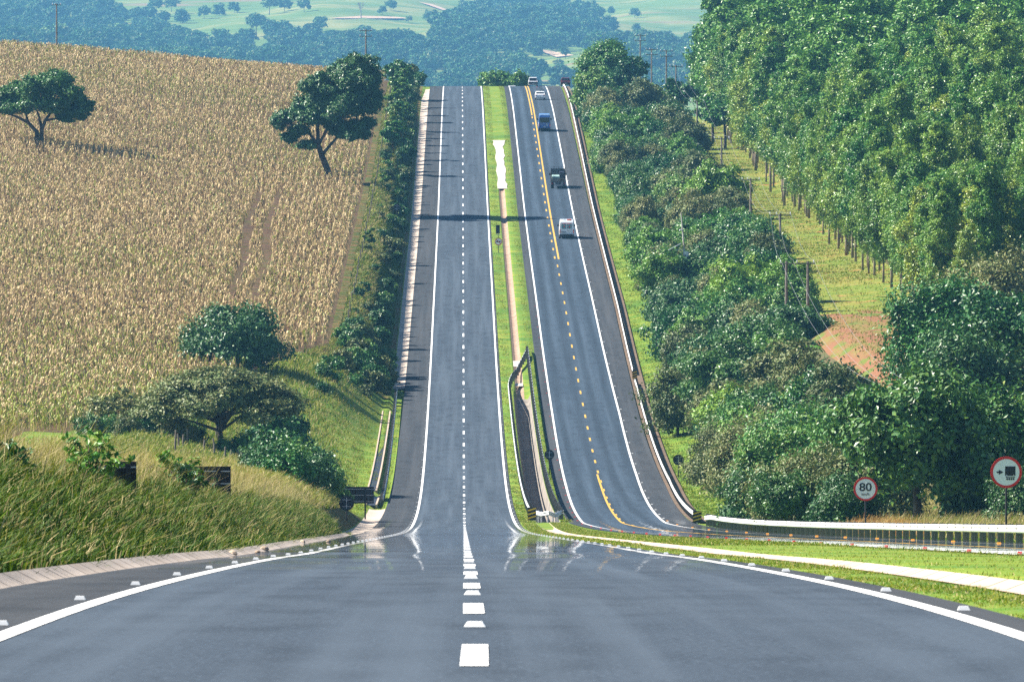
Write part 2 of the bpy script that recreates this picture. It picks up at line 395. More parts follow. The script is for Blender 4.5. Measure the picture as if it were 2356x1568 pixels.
_ST = {
 -200: [(-700,20),(-200,12),(-60,6.5),(-40,5),(-20,3.0),(-14,2.1),(-10,1.75),(-8.4,1.5),(-7.4,1.2),(-6.3,.85),(-5.2,.1),(-5.1,0),(19,-.25),(30,-.3),(40,.5),(60,1),(100,5),(200,12),(700,30)],
 340: [(-700,20),(-200,12),(-60,6.0),(-40,5),(-20,3.0),(-14,2.3),(-10.5,1.85),(-9.0,1.6),(-8.0,1.3),(-7.0,.95),(-5.95,.1),(-5.8,0),(19,-.25),(30,-.3),(40,.5),(60,1),(100,5),(200,12),(700,30)],
 450: [(-700,14),(-200,8),(-60,4.5),(-25,4.2),(-16,3.6),(-11,2.9),(-9.1,2.0),(-7.3,0),(19,-.2),(24,0),(30,.8),(40,4),(60,6),(100,9),(200,16),(700,30)],
 540: [(-700,14),(-200,8),(-60,5.0),(-25,4.6),(-16,4.0),(-12,3.2),(-9.4,2.0),(-7.3,0),(19,-.15),(22,.2),(28,1.5),(36,5.5),(46,7),(60,8.5),(100,12),(200,18),(700,40)],
 585: [(-700,14),(-200,9),(-60,5.4),(-25,4.8),(-18,3.0),(-13,.9),(-9,.05),(-7.3,0),(19,-.15),(22,.3),(28,2.5),(36,6.8),(46,7.8),(60,9.5),(100,13),(200,20),(700,45)],
 690: [(-700,16),(-200,10),(-60,6.0),(-25,4.8),(-18,3.2),(-13,1.0),(-9,.05),(-7.3,0),(19,-.15),(22,.5),(28,4),(36,9.5),(46,10.5),(60,13),(100,18),(200,26),(700,60)],
 770: [(-700,20),(-200,14),(-60,6.6),(-25,5.0),(-16,4.6),(-12.5,3.4),(-10,1.5),(-8,.1),(19,-.15),(22,.5),(28,4),(36,8.5),(46,9.2),(60,12),(100,18),(200,26),(700,60)],
 820: [(-700,22),(-200,16),(-60,7.2),(-25,5.3),(-13,4.8),(-11.5,4.3),(-9.5,2.0),(-7.8,.1),(19,-.15),(22,.4),(28,3.5),(36,7.4),(46,8.0),(60,11.5),(100,18),(200,26),(700,60)],
 1000: [(-700,24),(-200,18),(-60,8.4),(-25,5.0),(-13,4.6),(-11.5,4.1),(-9.5,2.2),(-7.8,.1),(19,-.15),(22,.3),(30,2),(36,3.5),(46,4),(60,8),(100,15),(200,24),(700,50)],
 1200: [(-700,24),(-200,19),(-60,9.4),(-25,4.9),(-13,4.4),(-11.5,3.9),(-9.5,2.0),(-7.8,.1),(19,-.2),(22,0),(30,-1),(36,-1.5),(46,-1.5),(60,2.5),(100,10),(200,20),(700,40)],
 1300: [(-700,22),(-200,17),(-80,10.8),(-60,9.3),(-25,5.7),(-13,4.4),(-11.5,3.7),(-9.5,1.8),(-7.8,.1),(19,-.2),(22,-.3),(30,-2.5),(36,-4),(46,-4),(60,-1),(100,6),(200,15),(700,30)],
 1350: [(-700,20),(-200,16),(-80,9.6),(-60,7.8),(-25,4.7),(-13,3.6),(-11.5,3.0),(-9.5,1.4),(-7.8,.1),(19,-.2),(22,-.4),(30,-3.2),(36,-5),(46,-5),(60,-2),(100,6),(200,15),(700,30)],
 1480: [(-700,8),(-200,8),(-80,3.8),(-60,3.0),(-25,1.2),(-13,1.0),(-11.5,.9),(-9.5,.4),(-7.8,.05),(19,-.3),(30,-5),(36,-7),(46,-7),(60,-4),(100,4),(200,12),(700,20)],
 1750: [(-700,0),(700,0)],
 10200: [(-700,0),(700,0)],
}
_SK = sorted(_ST)
def bumps(X, D):
    return (np.sin(X*0.031+1.3)*np.cos(D*0.019+0.4)*0.5 + np.sin(X*0.11+D*0.07)*0.25 + np.sin(X*0.37-D*0.23)*np.cos(X*0.13+D*0.31)*0.16)
def hu(u, D):
    u = np.asarray(u, float); D = np.asarray(D, float)
    u, D = np.broadcast_arrays(u, D)
    allh = np.stack([np.interp(u, [p[0] for p in _ST[k]], [p[1] for p in _ST[k]]) for k in _SK])
    idx = np.clip(np.searchsorted(_SK, D, side='right')-1, 0, len(_SK)-2)
    k0 = np.array(_SK, float)[idx]; k1 = np.array(_SK, float)[idx+1]
    t = np.clip((D-k0)/(k1-k0), 0, 1); t = t*t*(3-2*t)
    h0 = np.take_along_axis(allh, idx[None], 0)[0]; h1 = np.take_along_axis(allh, (idx+1)[None], 0)[0]
    h = h0*(1-t) + h1*t
    inner = (u > -7.35) & (u < 18.9)
    # beneath the carriageways the ground sits a little lower; the median is level with the kerb line
    g = np.where((u > 3.7) & (u < 7.7), -0.03, -0.12)
    g = np.where((u < -6.05), np.minimum(h, 0)-0.10, g)
    dd = np.clip((D-548)/6, 0, 1)*np.clip((800-D)/25, 0, 1)
    ditch = np.interp(u, [5.05, 5.3, 6.5, 6.75], [0, -1.25, -1.25, 0])*dd
    gd = np.clip((D-770)/20, 0, 1)*np.clip((1262-D)/8, 0, 1)
    ditch = np.minimum(ditch, np.interp(u, [5.25, 5.5, 5.9, 6.15], [0, -0.28, -0.28, 0])*gd)
    ng = np.clip((520-D)/30, 0, 1)
    ditch = np.minimum(ditch, np.interp(u, [4.95, 5.2, 5.7, 5.95], [0, -0.16, -0.16, 0])*ng)
    g = g + ditch + np.where(u > 7.0, drop2(D), 0)
    # slot drain beside the left rail
    ft = np.interp(D, [80, 143, 350, 430], [-5.12, -4.9, -5.86, -6.05])
    h = np.where(inner & (u > ft), g, np.where(inner, np.where(h > 0.05, h, g), h))
    far = np.clip((np.abs(u-6)-18)/30, 0, 1)
    big = np.clip((D-1700)/900, 0, 1)
    ap = (u > np.interp(D, [80, 143, 350, 420, 1700], [-5.05, -4.9, -5.85, -7.3, -7.35])) & (u < -6.05) & (D < 1440)
    h = np.where(ap, -0.25, h)
    h = h + bumps(u, D)*far*1.0 + big*(np.sin(u*0.011+D*0.0021)*7 + np.sin(u*0.024-D*0.0045+1)*4.0 + np.sin(u*0.05+D*0.009)*1.6 - u*0.010)
    return h
def ground(L, D):
    """height of the ground at offset L (m right of the left carriageway's middle) and distance D"""
    return zr(D) + hu(u_of_L(L, D), D)
def W(L, D, dz=0.0):
    return (float(xa(D)+L), float(D), float(ground(L, D))+dz)
def WX(X, D, dz=0.0):
    return W(X-float(xa(D)), D, dz)
def scale_at(D): return FP/D
def seat(x, D, dz=0.0):
    """ground point seen in column x (0..2356) at distance D"""
    return WX((x-1178)*D/FP, D, dz)
def seat_hit(x, y, d0=60, d1=9600):
    """first ground point seen in column x, row y"""
    D = np.arange(d0, d1, 2.0)
    X = (x-1178)*D/FP
    z = ground(X-xa(D), D)
    yy = 350 - z*FP/D
    i = np.argmax(yy <= y)
    return seat(x, float(D[i]))

# ---------------------------------------------------------------- ground sheet (one sheet from the verge to the far hills)
UG = np.array([-1300,-1150,-1000,-820,-700,-600,-520,-450,-380,-290,-240,-200,-170,-145,-125,-110,-97,-86,-77,-69,-62,-56,-51,-46,-42,-38.5,-35,-32,-29.5,-27,-25,-23,-21.5,-20,-19,-18,-17,-16,-15.2,-14.5,-13.8,-13.1,
  -12.5,-12,-11.5,-11,-10.5,-10,-9.5,-9,-8.6,-8.3,-8.0,-7.8,-7.6,-7.35,-7.0,-6.6,-6.3,-6.1,-5.9,-5.75,-5.5,-5.3,-5.2,-5.0,-4.7,-3,0,3,3.6,3.8,4.4,4.95,5.05,5.2,5.3,5.5,5.7,5.9,5.95,6.15,6.5,6.75,7.1,7.6,7.75,
  9,12,15,15.8,17,18,18.6,18.95,19.5,20,21,22,23,24.5,26,28,30,32,34,36,38,40,42,44,46,48,51,54,58,62,67,73,80,88,97,107,118,130,145,160,180,200,230,270,320,380,420,480,560,620,700,820,1000,1150,1300], float)
UU, DD = np.meshgrid(UG, DS)
LL = L_of_u(UU, DD)
ZZ = zr(DD) + hu(UU, DD)
V = np.stack([xa(DD)+LL, DD, ZZ], -1).reshape(-1, 3)
nu, nd = len(UG), len(DS)
ii = (np.arange(nd-1)[:, None]*nu + np.arange(nu-1)[None, :]).ravel()
F = np.stack([ii, ii+1, ii+nu+1, ii+nu], -1)
uc = ((UG[1:]+UG[:-1])/2)[None, :].repeat(nd-1, 0).ravel()
dc = ((DS[1:]+DS[:-1])/2)[:, None].repeat(nu-1, 1).ravel()
gm = ['verge', 'bankground', 'soil', 'clearing', 'dirt', 'forestfloor', 'hay', 'hill', 'ditch', 'concrete_brown']
mi = np.zeros(len(uc), int)
mi[(uc < -7.4)] = 1
fieldL = np.interp(dc, [560, 618, 650, 700, 760, 800, 1500], [-36, -36, -30, -25, -19.5, -13.6, -13.4])
mi[(uc < fieldL) & (dc > 590) & (dc < 1500)] = 2
mi[(uc < -10) & (dc > 360) & (dc < 600)] = 6
mi[(uc < -7.4) & (uc > fieldL) & (dc > 560) & (dc < 780)] = 0
mi[(uc > 34) & (uc < 48) & (dc > 500)] = 3
mi[(uc > 34) & (uc < 48) & (dc > 500) & (dc < 790+18*np.sin(uc*1.7))] = 4
mi[(uc > 22) & (uc <= 34)] = 5
mi[(uc > 48)] = 5
mi[dc > 1600] = 7
mi[(uc > 5.05) & (uc < 6.75) & (dc > 548) & (dc < 790)] = 8
mi[(uc > 5.25) & (uc < 6.15) & (dc >= 790) & (dc < 1262)] = 9
o = mesh_np('ground', V, F, [M[k] for k in gm], None, mi, True)
tag(o, kind='structure')

# ---------------------------------------------------------------- roads, shoulders, channels as sheets on the same stations
def strip(name, La, Lb, d0, d1, dz, mat, nseg=1, zfun=None, kind='structure', parent=None):
    """sheet between offsets La(D), Lb(D); follows the road profile"""
    D = DS[(DS > d0) & (DS < d1)]
    D = np.concatenate([[d0], D, [d1]])
    la = np.array([La(d) if callable(La) else La for d in D], float)
    lb = np.array([Lb(d) if callable(Lb) else Lb for d in D], float)
    T = np.linspace(0, 1, nseg+1)
    L = la[:, None]*(1-T) + lb[:, None]*T
    Dm = D[:, None].repeat(nseg+1, 1)
    Z = zr(Dm) + dz + (zfun(L, Dm) if zfun else 0)
    V = np.stack([xa(Dm)+L, Dm, Z], -1).reshape(-1, 3)
    uv = np.stack([L, Dm], -1).reshape(-1, 2)
    n = nseg+1
    i = (np.arange(len(D)-1)[:, None]*n + np.arange(nseg)[None, :]).ravel()
    F = np.stack([i, i+1, i+n+1, i+n], -1)
    o = mesh_np(name, V, F, mat, parent, None, True, uv)
    if kind: tag(o, kind=kind)
    return o
def lin(*pts):
    a = [p[0] for p in pts]; b = [p[1] for p in pts]
    return lambda d: float(np.interp(d, a, b))
eL = lin((0,-3.5),(1700,-3.5)); eR = lin((0,3.5),(1700,3.5))
aL = lin((0,-5.0),(80,-4.9),(143,-4.6),(350,-5.6),(420,-6.0),(1700,-6.0))
cOff = lin((50,-0.25),(161,-0.25),(450,0.0),(1700,0.0))
d2f = lambda L, D: drop2(D)
def r2(base):
    return lambda d: base(d) + float(o2(d))
q_e1 = lin((0,8.2),(540,8.2),(650,8.5),(763,8.65),(1700,8.8))
q_y = lin((0,11.1),(540,11.1),(650,11.6),(763,11.9),(922,12.05),(1700,12.0))
q_e2 = lin((0,13.9),(540,13.9),(670,14.8),(763,15.2),(1110,15.5),(1700,15.7))
q_a1 = lin((0,7.25),(540,7.25),(650,7.5),(763,7.7),(1700,7.75))
q_a2 = lin((0,15.8),(540,15.8),(650,16.8),(745,17.0),(912,17.7),(1100,18.0),(1700,18.5))
q_rail = lin((0,16.1),(540,16.1),(650,17.1),(745,17.4),(912,18.05),(1100,18.4),(1480,19.0),(1700,19.0))
strip('road_left_carriageway', eL, eR, -55, 1700, 0.0, M['asphalt1'], 2)
strip('road_left_shoulder', aL, lambda d: eL(d), -55, 1700, 0.0, M['shoulder'])
strip('road_median_shoulder', lambda d: eR(d), lin((0,3.95),(400,3.85),(1700,3.75)), -55, 1700, 0.0, M['shoulder'])
strip('road_right_carriageway', r2(q_e1), r2(q_e2), -55, 1700, 0.0, M['asphalt2'], 3, d2f)
strip('road_right_inner_shoulder', r2(q_a1), r2(q_e1), -55, 1700, 0.0, M['shoulder'], 1, d2f)
strip('road_right_outer_shoulder', r2(q_e2), r2(q_a2), -55, 1700, 0.0, M['shoulder'], 1, d2f)

# painted markings, 4 mm above
DZM = 0.006
strip('road_marking_left_edge_line', lambda d: eL(d)-0.085, lambda d: eL(d)+0.085, -50, 1700, DZM, M['white_paint'])
strip('road_marking_median_edge_line', lambda d: eR(d)-0.085, lambda d: eR(d)+0.085, -50, 1700, DZM, M['white_paint'])
strip('road_marking_inner_edge_line', lambda d: r2(q_e1)(d)-0.085, lambda d: r2(q_e1)(d)+0.085, -50, 1700, DZM, M['white_paint'], 1, d2f)
strip('road_marking_outer_edge_line', lambda d: r2(q_e2)(d)-0.085, lambda d: r2(q_e2)(d)+0.085, -50, 1700, DZM, M['white_paint'], 1, d2f)
strip('road_marking_solid_yellow_far', lambda d: q_y(d)+0.12, lambda d: q_y(d)+0.34, 1005, 1700, DZM, M['yellow_paint'])
strip('road_marking_second_yellow_far', lambda d: q_y(d)-0.34, lambda d: q_y(d)-0.12, 1330, 1700, DZM, M['yellow_paint'])
strip('road_marking_solid_yellow_near', lambda d: r2(q_y)(d)-0.28, lambda d: r2(q_y)(d)-0.12, -50, 672, DZM, M['yellow_paint'], 1, d2f)
def dashes(name, centre, ds, length, w, mat, zf=None):
    V, F, UVs = [], [], []
    for d in ds:
        b = len(V)
        D = [d-length/2] + [float(v) for v in DS if d-length/2 < v < d+length/2] + [d+length/2]
        for dd in D:
            c = centre(dd)
            z = float(zr(dd)) + DZM + (float(drop2(dd)) if zf else 0)
            V += [(float(xa(dd))+c-w/2, dd, z), (float(xa(dd))+c+w/2, dd, z)]
        for k in range(len(D)-1): F.append((b+2*k, b+2*k+1, b+2*k+3, b+2*k+2))
    tag(mesh_np(name, V, F, mat), kind='structure')
CADENCE = 16.6
ld = [48.7+15.5*k for k in range(0, 24)]; ld += [ld[-1]+17.4*(k+1) for k in range(0, 75)]
dashes('road_marking_lane_dashes', cOff, ld, 5.0, 0.17, M['white_paint'])
dashes('road_marking_yellow_dashes', lambda d: r2(q_y)(d)-0.08, [560+CADENCE*k for k in range(-30, 27)], 4.6, 0.17, M['yellow_paint'], True)
dashes('road_marking_yellow_side_dashes', lambda d: q_y(d)-0.25, [1008+CADENCE*k for k in range(0, 20)], 4.6, 0.2, M['yellow_paint'])

# left drainage apron: pale slabs at the foot of the bank
def joints(name, a, b, per):
    m = principled(name, a, 0.85, 0.2, noise=[(0.6, b, 0.45, 0.65), (6, tuple(v*1.1 for v in a), 0.5, 0.75)])
    N, L = m.node_tree.nodes, m.node_tree.links
    p = N['Principled BSDF']; src = p.inputs['Base Color'].links[0].from_socket
    tc = N.new('ShaderNodeTexCoord'); sep = N.new('ShaderNodeSeparateXYZ'); L.new(tc.outputs['UV'], sep.inputs[0])
    dv = N.new('ShaderNodeMath'); dv.operation = 'DIVIDE'; dv.inputs[1].default_value = per; L.new(sep.outputs[1], dv.inputs[0])
    fr = N.new('ShaderNodeMath'); fr.operation = 'FRACT'; L.new(dv.outputs[0], fr.inputs[0])
    lt = N.new('ShaderNodeMath'); lt.operation = 'LESS_THAN'; lt.inputs[1].default_value = 0.08; L.new(fr.outputs[0], lt.inputs[0])
    fl = N.new('ShaderNodeMath'); fl.operation = 'FLOOR'; L.new(dv.outputs[0], fl.inputs[0])
    wn_ = N.new('ShaderNodeTexWhiteNoise'); wn_.noise_dimensions = '1D'; L.new(fl.outputs[0], wn_.inputs['W'])
    m1 = N.new('ShaderNodeMix'); m1.data_type = 'RGBA'; L.new(wn_.outputs[0], m1.inputs[0]); L.new(src, m1.inputs[6]); m1.inputs[7].default_value = (*tuple(min(v*1.25, .85) for v in a), 1)
    m2 = N.new('ShaderNodeMix'); m2.data_type = 'RGBA'; L.new(lt.outputs[0], m2.inputs[0]); L.new(m1.outputs[2], m2.inputs[6]); m2.inputs[7].default_value = (*tuple(v*0.35 for v in a), 1)
    L.new(m2.outputs[2], p.inputs['Base Color'])
    return m
M['slabs'] = joints('concrete_slabs', (0.42, 0.35, 0.29), (0.34, 0.27, 0.21), 2.5)
M['slabs_near'] = joints('median_slabs', (0.44, 0.34, 0.27), (0.36, 0.27, 0.20), 3.2)
M['slabs_brown'] = joints('brown_slabs', (0.13, 0.09, 0.06), (0.09, 0.06, 0.04), 1.6)
_ar = lambda D: np.array([aL(float(x)) for x in D.ravel()]).reshape(D.shape)
strip('drainage_apron_near', lambda d: aL(d)-0.32, aL, 40, 400, 0.0, M['slabs'], 3, lambda L, D: -0.03+0.14*np.clip((_ar(D)-L-0.05)/0.27, 0, 1))
strip('drainage_apron_middle', lambda d: aL(d)-1.25, aL, 400, 596, 0.0, M['slabs'], 3, lambda L, D: -0.08*np.sin(np.clip((_ar(D)-L)/1.25, 0, 1)*math.pi))
strip('drainage_apron_far', lambda d: aL(d)-lin((770,1.0),(800,1.3),(1380,1.3),(1430,0.8))(d), aL, 798, 1440, 0.0, M['slabs'], 3, lambda L, D: -0.08*np.sin(np.clip((-6-L)/1.3, 0, 1)*math.pi))
strip('median_gutter_near', 4.98, 5.92, 40, 545, 0.012, M['slabs_near'], 4, lambda L, D: np.interp(L, [4.95, 5.2, 5.7, 5.95], [-0.02, -0.12, -0.12, -0.02]))
strip('median_concrete_patch', lambda d: 5.05+0.12*math.sin(d*0.9)+0.1*math.sin(d*0.21)-(0.25 if d > 1250 else 0), lambda d: 6.45+0.1*math.sin(d*1.3)+0.1*math.sin(d*0.17)+(0.25 if d > 1250 else 0), 1152, 1262, 0.03, M['concrete_white'])
strip('outer_gutter', lambda d: q_rail(d)+0.15, lambda d: q_rail(d)+0.95, 545, 1470, 0.02, M['slabs_brown'])
strip('outer_kerb', lambda d: q_rail(d)-0.3, lambda d: q_rail(d)-0.02, 545, 1470, 0.03, M['slabs_brown'])
for a, b in ((829, 837), (801, 805)):
    strip('median_channel_sill', 5.3, 6.1, a, b, 0.01, M['concrete_white'])
# slot drains in the grass beside the left rail: two raised kerbs with a dark slot between
def slot(name, d0, d1, L, w):
    o = empty(name, W(L, (d0+d1)/2))
    inv = Matrix.Translation(-Vector(o.location))
    def seg(nm, a, b, z0, z1, mat):
        mb = MB(); D = np.linspace(d0, d1, 16)
        vs = []
        for d in D:
            base = float(zr(d))+0.0; x0 = float(xa(d))
            vs += [(x0+L+a, d, base+z0), (x0+L+b, d, base+z0), (x0+L+b, d, base+z1), (x0+L+a, d, base+z1)]
        vs = [tuple(inv @ Vector(v)) for v in vs]
        fs = []
        for k in range(len(D)-1):
            for j in range(4): fs.append((4*k+j, 4*k+(j+1)%4, 4*k+4+(j+1)%4, 4*k+4+j))
        fs += [(3, 2, 1, 0), tuple(4*(len(D)-1)+j for j in range(4))]
        mb.add(vs, fs); return mb.build(nm, mat, o)
    seg('kerb', -w, -w+0.12, -0.2, 0.14, M['concrete'])
    seg('kerb', w-0.13, w, -0.2, 0.10, M['concrete'])
    seg('slot_dark_fill', -w+0.12, w-0.13, -0.2, 0.02, M['black'])  # solid black bar painted as the darkness inside the slot
    return o
tag(slot('slot_drain', 640, 765, -7.55, 0.42), 'long dark slot drain with pale kerbs in the grass left of the left guard rail', 'drain', 'slot drains')
tag(slot('slot_drain', 606, 628, -7.2, 0.45), 'short dark slot drain with pale kerbs at the near end of the left guard rail', 'drain', 'slot drains')

# dirt path and bare scars on the far hill
def hill_path(name, pts, w, mat):
    P = [seat_hit(x, y, 5000) for x, y in pts]
    V, F = [], []
    for i, p in enumerate(P):
        a = Vector(P[min(i+1, len(P)-1)]) - Vector(P[max(i-1, 0)]); n = Vector((a.y, -a.x, 0)).normalized()*w/2
        for s in (-1, 1):
            q = Vector(p) + n*s
            V.append((q.x, q.y, float(ground(q.x-xa(q.y), q.y))+0.9))
    for i in range(len(P)-1): F.append((2*i, 2*i+1, 2*i+3, 2*i+2))
    tag(mesh_np(name, V, F, mat), kind='structure')
M['hill_dirt'] = principled('hill_dirt', (0.48, 0.33, 0.22), 0.95, 0.1)
hill_path('hill_path', [(980,10),(1040,30),(1090,60),(1150,84),(1200,108),(1250,118),(1300,132)], 14, M['hill_dirt'])
hill_path('hill_bank', [(770,44),(850,41),(930,44)], 15, M['hill_dirt'])

# ---------------------------------------------------------------- guard rails
WB = [(0.0,-0.155),(0.035,-0.12),(0.055,-0.085),(0.035,-0.05),(0.0,-0.02),(0.0,0.02),(0.035,0.05),(0.055,0.085),(0.035,0.12),(0.0,0.155)]
def rail(name, label, path, side, posts_every, beam_mat, post_mat, group='guard rails', face=1, post_w=0.14, down_ends=True, dense=None):
    """path: list of (L, D); side=+1: corrugation faces -X"""
    pts = [Vector(W(l, d)) for l, d in path]
    o = empty(name, pts[0])
    tag(o, label, 'guard rail', group)
    inv = Vector(pts[0])
    vs, fs = [], []
    n = len(WB)*2
    for i, p in enumerate(pts):
        t = pts[min(i+1, len(pts)-1)] - pts[max(i-1, 0)]
        nr = Vector((t.y, -t.x, 0)).normalized()*(-side)
        zc = 0.62
        if down_ends and i == len(pts)-1: zc = 0.50
        ring = [p - inv + nr*a + Vector((0, 0, zc+b)) for a, b in WB] + [p - inv + nr*(a-0.008) + Vector((0, 0, zc+b)) for a, b in reversed(WB)]
        vs += ring
        if i < len(pts)-1:
            for k in range(n): fs.append((i*n+k, i*n+(k+1)%n, (i+1)*n+(k+1)%n, (i+1)*n+k))
    fs += [tuple(range(n)), tuple((len(pts)-1)*n+k for k in range(n))[::-1]]
    mesh_np('beam', vs, fs, beam_mat, o, None, False)
    # posts
    cum = [0]
    for a, b in zip(pts, pts[1:]): cum.append(cum[-1]+(b-a).length)
    s = 0.5; P = []
    while s < cum[-1]:
        j = max(k for k in range(len(cum)) if cum[k] <= s); j = min(j, len(pts)-2)
        f = (s-cum[j])/max(cum[j+1]-cum[j], 1e-6)
        q = pts[j].lerp(pts[j+1], f)
        t = pts[j+1]-pts[j]
        nr = Vector((t.y, -t.x, 0)).normalized()*side
        P.append((q, math.atan2(t.y, t.x), nr)); s += posts_every
    P.sort(key=lambda e: e[0].y)
    proto = None; rest = MB()
    for i, (q, ang, nr) in enumerate(P):
        base = q - inv + nr*0.10
        if i < (100 if len(P) <= 100 else 99):
            if proto is None:
                mb = MB(); mb.box(0, 0, 0.36, 0.12, 0.02, 0.92); mb.box(0, post_w/2, 0.36, 0.02, post_w, 0.92); mb.box(0, -post_w/2, 0.36, 0.02, post_w, 0.92); mb.box(0, 0, 0.62, post_w, 0.10, 0.16)
                proto = mb.build('post', post_mat, o); proto.location = base; proto.rotation_euler = (0, 0, ang)
            else:
                c = proto.copy(); COL.objects.link(c); c.parent = o; c.location = base; c.rotation_euler = (0, 0, ang)
        else:
            rest.box(base.x, base.y, base.z+0.36, 0.12, post_w, 0.92, rz=ang)
    if rest.v: tag(rest.build('post_row', post_mat, o), kind='stuff')
    return o
def samp(Lf, d0, d1, st): return [(Lf(d) if callable(Lf) else Lf, float(d)) for d in np.arange(d0, d1+0.1, st)]
rail('guard_rail', 'near white guard rail passing in front of the 80 sign', samp(lambda d: q_rail(d)+float(o2(d))*1.08+0.35, 215, 537, 7), 1, 4.0, M['rail_white'], M['post_dark'])
rail('guard_rail', 'white guard rail curving up the right verge beside the round sign back', samp(q_rail, 545, 806, 7), 1, 4.0, M['rail_white'], M['post_dark'])
rail('guard_rail', 'long white guard rail climbing the far hill right of the vehicles to the crest', samp(q_rail, 816, 1476, 10), 1, 4.0, M['rail_white'], M['post_dark'])
rail('guard_rail', 'grey guard rail on the grass left of the left carriageway beside the slot drains', samp(lin((600,-6.35),(800,-6.75)), 612, 797, 6), -1, 4.0, M['galv'], M['post_dark'])
med = samp(lin((560,4.75),(790,4.55)), 560, 795, 6) + [(4.7, 801), (5.0, 809), (5.5, 819), (6.1, 830), (6.55, 839), (6.75, 845)]
rail('guard_rail', 'grey guard rail on the left edge of the median ditch bending across its far end', med, 1, 4.0, M['galv'], M['post_dark'])
rail('guard_rail', 'grey guard rail on the right edge of the median ditch facing the yellow lined road', samp(7.0, 556, 850, 6), -1, 4.0, M['galv'], M['post_dark'])
rail('guard_rail', 'short curved guard rail closing the near end of the median ditch', [(4.76, 555), (4.95, 551), (5.4, 548.5), (5.9, 548), (6.4, 549), (6.85, 552)], -1, 1.1, M['galv'], M['galv'], down_ends=False, post_w=0.06)

def hazard(label, L, D, w=0.5, h=0.75):
    o = empty('hazard_plate', W(L, D)); tag(o, label, 'hazard plate', 'black and yellow hazard plates on rail ends')
    mb = MB(); mb.box(0, 0, 0.55, w, 0.04, h); mb.build('plate', M['black'], o)
    st = MB()
    for k in range(3):
        zc = 0.55 + (k-1)*h*0.30
        st.add([(-w/2+.01, -0.024, zc-h*0.12), (w/2-.01, -0.024, zc-h*0.12+w*0.28), (w/2-.01, -0.024, zc+w*0.28), (-w/2+.01, -0.024, zc)], [(0, 1, 2, 3)])
        st.add([(-w/2+.01, -0.021, zc-h*0.12), (w/2-.01, -0.021, zc-h*0.12+w*0.28), (w/2-.01, -0.021, zc+w*0.28), (-w/2+.01, -0.021, zc)], [(3, 2, 1, 0)])
    st.build('stripes', M['yellow'], o)
    MB().box(0, 0.03, 0.1, 0.08, 0.05, 0.5).build('post', M['galv'], o)
hazard('black and yellow striped plate at the near end of the median ditch rails', 4.75, 549.5, 0.6, 0.9)
hazard('black and yellow striped plate where the curved right rail meets the near rail', q_rail(541), 541, 0.6, 0.8)
hazard('black and yellow striped plate in the gap of the right rail halfway up the verge', q_rail(811)+0.1, 811, 0.5, 0.9)

# ---------------------------------------------------------------- road studs (each one is a thing)
def stud(mat, L, D, big=1.0):
    mb = MB()
    a, b, h = 0.14*big, 0.10*big, 0.025+0.02*big
    mb.add([(-a,-b,0),(a,-b,0),(a,b,0),(-a,b,0),(-a*.7,-b*.5,h),(a*.7,-b*.5,h),(a*.7,b*.5,h),(-a*.7,b*.5,h)], [(0,1,5,4),(1,2,6,5),(2,3,7,6),(3,0,4,7),(4,5,6,7)])
    return mb.build('road_stud', mat)
def put_studs(mat, label, group, spots, big=1.0, two=None):
    p = None
    for L, D in spots:
        o = stud(mat, L, D, big) if p is None else p.copy()
        if p is None:
            p = o; tag(o, label, 'road stud', group)
        else: COL.objects.link(o)
        dz = float(drop2(D)) if L > 6.9 else 0
        o.location = (float(xa(D))+L, D, float(zr(D))+dz+0.008)
put_studs(M['stud_white'], 'white reflective stud in a gap of the white lane dashes', 'studs along the white lane dashes', [(cOff((a+b)/2), (a+b)/2) for a, b in zip(ld, ld[1:])][:60], 0.55)
put_studs(M['stud_white'], 'white reflective stud just outside the left edge line of the left carriageway', 'studs along the left edge line', [(-3.70, 57+11.6*k) for k in range(0, 75)], 0.36)
put_studs(M['stud_white'], 'white reflective stud beside the median edge line of the left carriageway', 'studs along the median edge line', [(3.70, 63+11.6*k) for k in range(0, 75)], 0.36)
put_studs(M['stud_red'], 'red and white reflective stud at the grass side of the right carriageway', 'studs along the inner edge line of the right carriageway', [(r2(q_e1)(d)-0.25, d) for d in [215+16*k for k in range(0, 45)]], 0.5)
put_studs(M['stud_orange'], 'orange reflective stud along the near guard rail', 'orange studs by the near guard rail', [(r2(q_e2)(d)+0.3, d) for d in [250+20*k for k in range(0, 16)]], 0.6)
put_studs(M['stud_white'], 'white reflective stud outside the outer edge line of the right carriageway', 'studs along the outer edge line', [(q_e2(d)+0.25, d) for d in [545+16*k for k in range(0, 40)]], 0.6)
# loose pebbles on the left shoulder
rng0 = random.Random(5)
pb = None
for k in range(9):
    D = 150+k*13+rng0.uniform(-3, 3); L = -4.9+rng0.uniform(-0.5, 0.3)
    if pb is None:
        mb = MB(); mb.tube([(0,0,-.02),(0.01,0,.03),(0,0.01,.09),(0,0,.12)], [.09,.12,.09,.03], 7)
        pb = mb.build('loose_stone', M['rock']); o = pb
        tag(o, 'pale stone lying on the left shoulder beside the drainage apron', 'stone', 'stones on the left shoulder')
    else:
        o = pb.copy(); COL.objects.link(o)
    o.location = (float(xa(D))+L, D, float(zr(D))+0.004)
    s = rng0.uniform(0.4, 0.8); o.scale = (s*1.4, s, s); o.rotation_euler = (0, 0, rng0.uniform(0, 6))

